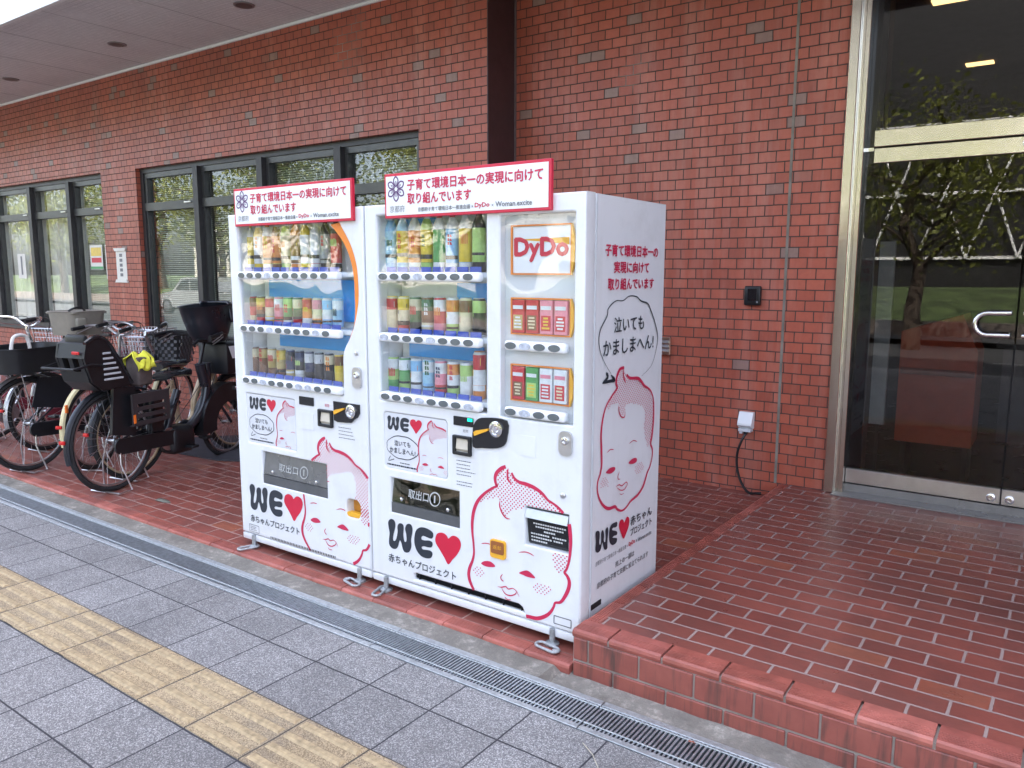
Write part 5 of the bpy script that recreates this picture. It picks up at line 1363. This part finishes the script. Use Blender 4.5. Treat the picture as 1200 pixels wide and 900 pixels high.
for i in range(9):
    t = i / 8; ph = t * pi * .5
    for q in range(13):
        a = pi * q / 12
        vs.append((.178 * cos(a) * (1 - .25 * t), 1.06 + .17 * sin(a) * (1 - .45 * t) + .0, 1.12 + .165 * sin(ph)))
    if i:
        for q in range(12): a = i * 13 + q; fs.append((a - 13, a - 12, a + 1, a))
b.add(vs, fs, 0, True); hd = b.build("hood", NBLK, fcs)
sm = hd.modifiers.new("thickness", 'SOLIDIFY'); sm.thickness = .02
b = MB(); b.rbox(-.14, .16, 1.00, 1.26, .70, .955, .03, 2); pnl = b.build("front_shell", BLACK, k)
b = MB(); b.prism([(1.02, .93), (1.11, .93), (1.15, .83), (1.06, .83)], lambda u, v, d: (d, u, v), .1605, .163); b.build("white_sticker", POSTER, pnl)
b = MB(); b.tube([(.10, .84, .99), (.12, .74, 1.0), (.14, .66, .97)], .012, 8); b.build("bar_grip", BLACK, k)
b = MB(); P = ring_pts(1.14, .29, .33, 0, 18, 20, 190); vs = []; fs = []
for q, p in enumerate(P):
    vs += [(-.055, p[1], p[2]), (.055, p[1], p[2]), (.062, 1.14 + (p[1] - 1.14) * .55, .29 + (p[2] - .29) * .55), (-.062, 1.14 + (p[1] - 1.14) * .55, .29 + (p[2] - .29) * .55)]
    if q:
        a = 4 * q
        for j in range(3): fs.append((a - 4 + j, a - 3 + j, a + 1 + j, a + j))
b.add(vs, fs, 0, True); b.build("wheel_skirt", BLACK, k, fixn=False)

b = MB()  # yellow cloth draped over the frame bag
vs = []; fs = []; nu, nv = 16, 10
for i in range(nu + 1):
    for j in range(nv + 1):
        u = i / nu; v = j / nv
        a = pi * (u - .5) * 1.05
        hgt = .06 * cos(a * 1.0) - .055 * abs(u - .5) * 2
        vs.append((.06 + .075 * sin(a) + .006 * sin(v * 17 + u * 3), .13 + .16 * v + .012 * sin(u * 15 + v * 4), .905 + hgt * .8 + .012 * sin(v * 9 + u * 12) - .02 * (abs(u - .5) * 2) ** 3))
for i in range(nu):
    for j in range(nv): a = i * (nv + 1) + j; fs.append((a, a + 1, a + nv + 2, a + nv + 1))
YCL = mat("yellow_cloth", (.68, .66, .06), .9, 0, .12, 30)
rz = radians(15); R2 = Matrix.Rotation(rz, 4, 'Z')
b.add([(Matrix.Translation((-5.36, 2.715, .004)) @ R2 @ Vector(p))[:] for p in vs], fs, 0, True)
yc = b.build("yellow_cloth", YCL); tag(yc, "bright yellow cloth hung over the brown bag of the black electric bicycle", "cloth")
sm = yc.modifiers.new("thickness", 'SOLIDIFY'); sm.thickness = .006
t = thing("saddle_bag", (-5.36, 2.715, .004), "dark brown bag standing under the yellow cloth behind the bicycle saddle", "bag", rz=rz, local=True)
b = MB(); b.rbox(.00, .12, .145, .28, .72, .925, .02, 3); b.build("bag_body", mat("bag_brown", (.075, .055, .05), .7, 0, .2), t)
b = MB(); b.tube(crom([(.06, .16, .92), (.06, .18, .94), (.06, .25, .94), (.06, .27, .92)], sub=4), .006, 6); b.build("strap", BLACK, t)

# champagne framed bicycle behind it
k = bike("champagne framed bicycle with thick twin down tubes behind the black electric bicycle", -5.56, 2.95, 13, CHAMP, BLACK, r=.33, wb=1.08, z=.012, guard_m=BNAVY, chain_m=BNAVY, twin=True, tube_r=.024, rim_m=CHAMP, bar_z=.98)
wire_basket(k, .98, 1.26, .18, .70, .92, BLACK)
# cream mudguard bicycle with woven basket
k = bike("bicycle with cream mudguards, silver handlebar and black woven front basket", -6.06, 2.93, 28, BNAVY, BSIL, r=.335, wb=1.12, z=.01, guard_m=CREAM, bar_z=1.06, bar_s=.72, chain_m=BNAVY)
sb = solid_basket(k, .93, 1.24, .19, .70, .96, WOVEN, taper=.78)
b = MB()
for i in range(8):
    for j in range(11):
        for (a, c, ff) in ((.19, .93, 0), (.19, .93, 1)):
            t0 = .78 + .22 * (i + .5) / 8; z = .71 + i * .031
            if (i + j) % 2: continue
            if ff == 0: y = 1.085 + (-.5 + (j + .5) / 11) * .29 * t0; b.box(.19 * t0 + .001, .19 * t0 + .008, y - .012, y + .012, z, z + .026)
            else: x = (-.5 + (j + .5) / 11) * .36 * t0; b.box(x - .014, x + .014, 1.085 - .155 * t0 - .008, 1.085 - .155 * t0 - .001, z, z + .026)
b.build("weave", mat("weave_grey", (.10, .10, .11), .45), sb)
b = MB(); b.rbox(.045, .060, -.36, -.335, .50, .56, .004, 1); b.build("side_reflector", mat("reflector_orange", (.75, .16, .02), .2), k)
# dark bicycle with big rear basket
k = bike("dark grey bicycle with a wide black rear basket and white U shaped handle", -6.45, 2.64, 14, BNAVY, BSIL, r=.365, wb=1.14, z=.002, guard_m=BSIL, chain_m=BLACK, bar_z=1.03, bar_s=.86)
bk = solid_basket(k, -.28, .34, .24, .775, .96, BLACK, taper=.9)
b = MB(); b.tube(crom([(.12, -.20, .83), (.12, -.17, 1.0), (.12, -.14, 1.05), (.12, -.07, 1.05), (.12, -.04, 1.0), (.12, -.02, .83)], sub=4), .013, 8); b.build("basket_handle", mat("handle_white", (.62, .6, .58), .4), bk)
b = MB(); b.prism([(-.02, .50), (.05, .72), (.30, .70), (.34, .44)], lambda u, v, d: (d, u, v), .065, .072); b.build("skirt_guard", BNAVY, k)
wire_basket(k, .98, 1.28, .19, .72, .96, ALU)
# bicycle with taupe rear box
k = bike("bicycle carrying a taupe plastic rear basket with a folded cover", -7.05, 3.02, 12, BWINE, BSIL, r=.335, wb=1.10, z=.01, guard_m=BSIL, bar_z=1.03)
tb = solid_basket(k, .18, .54, .18, .965, 1.17, TAUPE, taper=.88)
b = MB(); b.rbox(-.175, .175, .195, .525, 1.150, 1.168, .006, 2); b.build("basket_cover", TAUPE, tb)
b = MB(); b.rbox(.176, .208, .20, .30, .99, 1.12, .02, 3); b.build("hinge_boss", mat("taupe_light", (.23, .21, .17), .5), tb)
b = MB(); b.tube(crom([(.0, .28, 1.17), (.02, .32, 1.195), (.02, .40, 1.195), (.0, .44, 1.17)], sub=4), .010, 6); b.build("cover_handle", BLACK, tb)
b = MB()
for s in (-1, 1): b.tube([(s * .06, .2, .71), (s * .1, .3, .96)], .010, 6); b.tube([(s * .06, .3, .71), (s * .1, .45, .96)], .010, 6)
b.build("basket_support", BSIL, tb)
wire_basket(k, .98, 1.28, .19, .72, .97, ALU)
# far left pair
k = bike("silver bicycle with chrome handlebar and wire front basket at the left end of the row", -7.45, 2.45, 16, BSIL, CHROME, r=.335, wb=1.10, z=.008, guard_m=BSIL, bar_z=1.08, bar_s=.74)
wire_basket(k, .96, 1.26, .19, .74, .99, ALU)
k = bike("dark red bicycle with black handlebar and black front basket beyond the silver bicycle", -7.88, 2.92, 14, BWINE, BLACK, r=.33, wb=1.08, z=.012, guard_m=BSIL, bar_z=1.03)
wire_basket(k, .96, 1.26, .19, .74, .98, BLACK)

# mat, leaf
b = MB(); P = [(-5.96, 3.55), (-5.48, 3.59), (-5.15, 3.75), (-5.25, 4.3), (-6.05, 4.3), (-6.40, 3.95)]
vz = [(x, y, fz(x, y) + .002) for x, y in P] + [(x, y, fz(x, y) + .010) for x, y in P]; n = len(P)
b.add(vz, [tuple(range(n)), tuple(range(2 * n - 1, n - 1, -1))] + [(i, i + n, (i + 1) % n + n, (i + 1) % n) for i in range(n)]); tag(b.build("rubber_mat", mat("mat_charcoal", (.045, .045, .055), .75, 0, .2, 20, bump=.3)), "dark charcoal mat lying on the red tiles under the front wheels of the bicycles", "mat")
random.seed(3)
def litter(x, y, z, s, mt, label, nm):
    b = MB(); n = 9
    P = [(x + s * (1.4 if q % 3 == 0 else .8) * cos(2 * pi * q / n) * 1.3, y + s * cos(q) * .1 + s * .55 * sin(2 * pi * q / n), z + .003 + random.uniform(0, .006)) for q in range(n)]
    b.add([(x, y, z + .008)] + P, [(0, q + 1, (q + 1) % n + 1) for q in range(n)], 0, True); o = b.build(nm, mt, fixn=False); tag(o, label, "leaf")
    sm = o.modifiers.new("thickness", 'SOLIDIFY'); sm.thickness = .0012
litter(-4.86, 2.76, .004, .055, mat("leaf_grey", (.16, .16, .13), .8), "crumpled grey green leaf on the red tiles behind the wheel of the black bicycle", "fallen_leaf")
litter(-.905, 2.27, -.003, .009, mat("leaf_red", (.30, .10, .07), .8), "tiny red leaf on the drain grating below the platform", "fallen_leaf")
b = MB(); b.tube([(-1.19, 2.06, .0), (-1.13, 2.02, .003), (-1.085, 1.975, .001)], .0016, 5); tag(b.build("dry_twig", mat("twig", (.42, .38, .30), .8)), "thin dry twig on the grey pavement beside the drain", "twig")

# ================================================================== ACROSS THE STREET (seen in the glass)
def bz(x, y): 
    t = min(1, max(0, (-11.9 - y) / 6.0)); return .10 + .9 * t + noise.noise(Vector((x * .2, y * .4, 0))) * .12
sheet("grass_bank", -120, 60, -60, -11.9, bz, GRASS, 60, 30)
sheet("far_pavement", -120, 60, -11.6, -10.2, lambda x, y: -.02, ASPH)
b = MB(); b.box(-120, 60, -11.9, -11.6, -.3, .34); tag(b.build("stone_retaining_wall", mat("retaining_stone", (.15, .125, .11), .8, 0, .3, 3, bump=.6)), "low stone retaining wall along the foot of the grass bank across the street", "wall")
OB = thing("dark_building", (-8, -27, 0), "dark building with white diamond lattice across the street, mirrored in the entrance glass", "building")
b = MB(); b.box(-16, 6, -34, -26, -.3, 22); b.build("wall", mat("dark_cladding", (.010, .0095, .010), .5, 0, .1, 2), OB)
b = MB()
for z in (2.15, 4.7, 7.4): b.box(-16, 6, -25.95, -25.80, z - .06, z + .06)
b.build("floor_beam", mat("lattice_white", (.75, .75, .74), .5), OB)
b = MB()
x = -16
while x < 6:
    for z in (2.15,):
        b.tube([(x, -25.7, z), (x + 1.75, -25.7, z + 5.1)], .05, 6); b.tube([(x + 1.75, -25.7, z), (x, -25.7, z + 5.1)], .05, 6)
    x += 1.75
b.build("lattice", mat("lattice_white", (.75, .75, .74), .5), OB)
PB = thing("pale_building", (-48, -40, 0), "pale low building beyond the trees across the street, mirrored in the office windows", "building")
b = MB(); b.box(-75, -22, -46, -38, -.3, 5.5); b.build("wall", mat("pale_render", (.36, .34, .30), .8, 0, .08, 1), PB)
b = MB(); b.box(-75.4, -21.6, -46.4, -37.6, 5.5, 5.8); b.build("roof", KERBM, PB)
for k in range(12):
    b = MB(); b.box(-73 + k * 4.2, -70.6 + k * 4.2, -37.99, -37.93, 1.6, 3.6); w = b.build("window", DARKF, PB)
BARK = mat("bark", (.075, .055, .04), .9, 0, .35, 8, bump=1.0)
def leafm(name, c):
    mt, nt, p = new_mat(name); v = pos(nt)
    L(nt, ramp(nt, noise_n(nt, v, 1.8, 3), [(.3, tuple(q * .5 for q in c)), (.7, tuple(min(1, q * 1.5) for q in c))]), p.inputs['Base Color']); p.inputs['Roughness'].default_value = .6
    tr = N(nt, "ShaderNodeBsdfTranslucent"); tr.inputs[0].default_value = (c[0] * 1.4, c[1] * 1.4, c[2], 1)
    mx = N(nt, "ShaderNodeMixShader"); mx.inputs[0].default_value = .35
    L(nt, p.outputs[0], mx.inputs[1]); L(nt, tr.outputs[0], mx.inputs[2]); L(nt, mx.outputs[0], nt.nodes["Material Output"].inputs[0]); return mt
LEAF = leafm("leaf_green", (.15, .165, .03)); LEAF2 = leafm("leaf_deep_green", (.04, .062, .018))
def tree(x, y, z, h, r, lm, label, seed, n=3600):
    rnd = random.Random(seed)
    t = thing("street_tree", (x, y, z), label, "tree", "trees across the street")
    b = MB(); P = [(x + rnd.uniform(-.1, .1) * i, y + rnd.uniform(-.1, .1) * i, z + h * .75 * i / 5) for i in range(6)]
    b.tube(P, [.20 * (1 - i / 6.5) * h / 6 for i in range(6)], 9)
    tips = []
    for k in range(12):
        s = Vector(P[2]) .lerp(Vector(P[5]), k / 12); a = k * 2.4 + rnd.random(); l = r * rnd.uniform(.6, 1.0)
        e_ = s + Vector((cos(a) * l, sin(a) * l, l * rnd.uniform(.2, .7))); b.tube([s, s.lerp(e_, .5) + Vector((0, 0, .1)), e_], [.06, .04, .015], 5); tips += [e_, s.lerp(e_, .6)]
    tips.append(Vector(P[5]))
    b.build("trunk", BARK, t)
    b = MB()
    for k in range(n):
        c = rnd.choice(tips); d = Vector((rnd.gauss(0, 1), rnd.gauss(0, 1), rnd.gauss(0, .7))) * r * .27
        p = c + d; s = rnd.uniform(.035, .085) * (1 if r < 2.0 else 1.5); n_ = Vector((rnd.gauss(0, 1), rnd.gauss(0, 1), rnd.gauss(0, 1) + .6)).normalized(); u = n_.orthogonal().normalized() * s; w = n_.cross(u).normalized() * s * .6
        b.add([p - u, p + w, p + u, p - w], [(0, 1, 2, 3)])
    b.build("crown", lm, t, fixn=False)
    return t
tr = [(-2.9, -8.9, -.15, 6.0, 1.9, LEAF, "slender tree with sparse yellow green leaves beside the road, mirrored in the entrance door", 4200),
      (-5.4, -11.0, 0, 7.5, 1.7, LEAF2, "dark leaved tree on the far pavement mirrored near the door jamb", 2200),
      (-14, -13, .2, 7, 2.4, LEAF2, "round deep green tree on the grass bank opposite the vending machines"),
      (-21, -15, .5, 8, 2.8, LEAF, "broad light green tree on the grass bank left of the round tree"),
      (-27, -13, .3, 7, 2.5, LEAF2, "dense tree in the middle of the row on the grass bank"),
      (-34, -17, .7, 9, 3.2, LEAF, "tall light green tree near the pale building"),
      (-42, -15, .5, 8, 3.0, LEAF2, "dark tree toward the left end of the grass bank"),
      (-52, -18, .7, 9, 3.4, LEAF, "large light green tree at the far left of the grass bank"),
      (8, -14, .3, 8, 2.6, LEAF2, "dark tree at the right end of the grass bank")]
tr += [(-17.5, -11.2, 0, 6, 2.2, LEAF, "small bright tree on the far pavement before the round deep green tree"),
       (-24, -19, .9, 10, 3.6, LEAF2, "tallest deep green tree behind the row on the bank"),
       (-31, -11.4, 0, 6.5, 2.4, LEAF, "bright young tree close to the far kerb before the dense tree"),
       (-38, -20, .9, 10, 3.8, LEAF2, "huge dark tree at the back of the bank before the pale building"),
       (-47, -12, .1, 7, 2.8, LEAF, "bright tree beside the road before the dark left tree"),
       (-60, -16, .6, 9, 3.6, LEAF2, "last dark tree at the far left end of the row")]
for i, a in enumerate(tr): tree(*a[:7], seed=i + 3, n=(a[7] if len(a) > 7 else 3600))
# parked car mirrored in the window
CR_ = thing("parked_car", (-28.5, -8.7, -.15), "silver grey hatchback parked at the far kerb, mirrored in the office window", "car")
cx, cy, c0 = -28.5, -8.7, -.15
CP = mat("car_silver", (.45, .46, .48), .25, .6, .03, coat=.5)
side = [(-1.95, .28), (-1.98, .62), (-1.80, .78), (-1.0, .90), (-.95, .90), (1.6, .92), (1.85, .85), (1.93, .60), (1.92, .28)]
b = MB(); b.prism(side, lambda u, v, d: (cx + u, cy + d, c0 + v), -.80, .80); bd = b.build("body", CP, CR_)
b = MB(); cab = [(-1.05, .90), (-.35, 1.42), (.0, 1.47), (.9, 1.45), (1.35, 1.30), (1.70, .92)]
b.prism(cab, lambda u, v, d: (cx + u, cy + d, c0 + v), -.70, .70); b.build("cabin", CP, CR_)
GLD = mat("car_glass", (.02, .022, .025), .08)
for s in (-1, 1):
    for wpts in ([(-.78, .96), (-.28, 1.36), (.20, 1.40), (.20, .96)], [(.28, .96), (.28, 1.40), (.88, 1.38), (1.22, 1.24), (1.38, .96)]):
        b = MB(); b.prism(wpts, lambda u, v, d: (cx + u, cy + s * (.701 + d), c0 + v), 0, .006); b.build("window", GLD, CR_)
b = MB(); b.add([(cx - 1.02, cy - .62, c0 + .945), (cx - 1.02, cy + .62, c0 + .945), (cx - .40, cy + .60, c0 + 1.405), (cx - .40, cy - .60, c0 + 1.405)], [(0, 1, 2, 3)]); b.v = [(p[0] - .02, p[1], p[2] + .01) for p in b.v]; b.build("windscreen", GLD, CR_, fixn=False)
for u in (-1.25, 1.2):
    for s in (-1, 1):
        b = MB(); b.lathe([(.20, 0), (.30, .0), (.31, .03), (.31, .16), (.30, .19), (.20, .19)], (cx + u, cy + s * .63 - (0 if s > 0 else 0), c0 + .31), (0, s, 0), 24); w = b.build("wheel", RUBBER, CR_)
        b = MB(); b.lathe([(.19, .191), (.17, .197), (.05, .185)], (cx + u, cy + s * .63, c0 + .31), (0, s, 0), 16); b.build("rim", ALU, w)
for s in (-1, 1):
    b = MB(); b.rbox(cx - 1.965, cx - 1.85, cy + s * .62 - .14, cy + s * .62 + .14, c0 + .60, c0 + .74, .02, 2); b.build("headlight", CHROME, CR_)
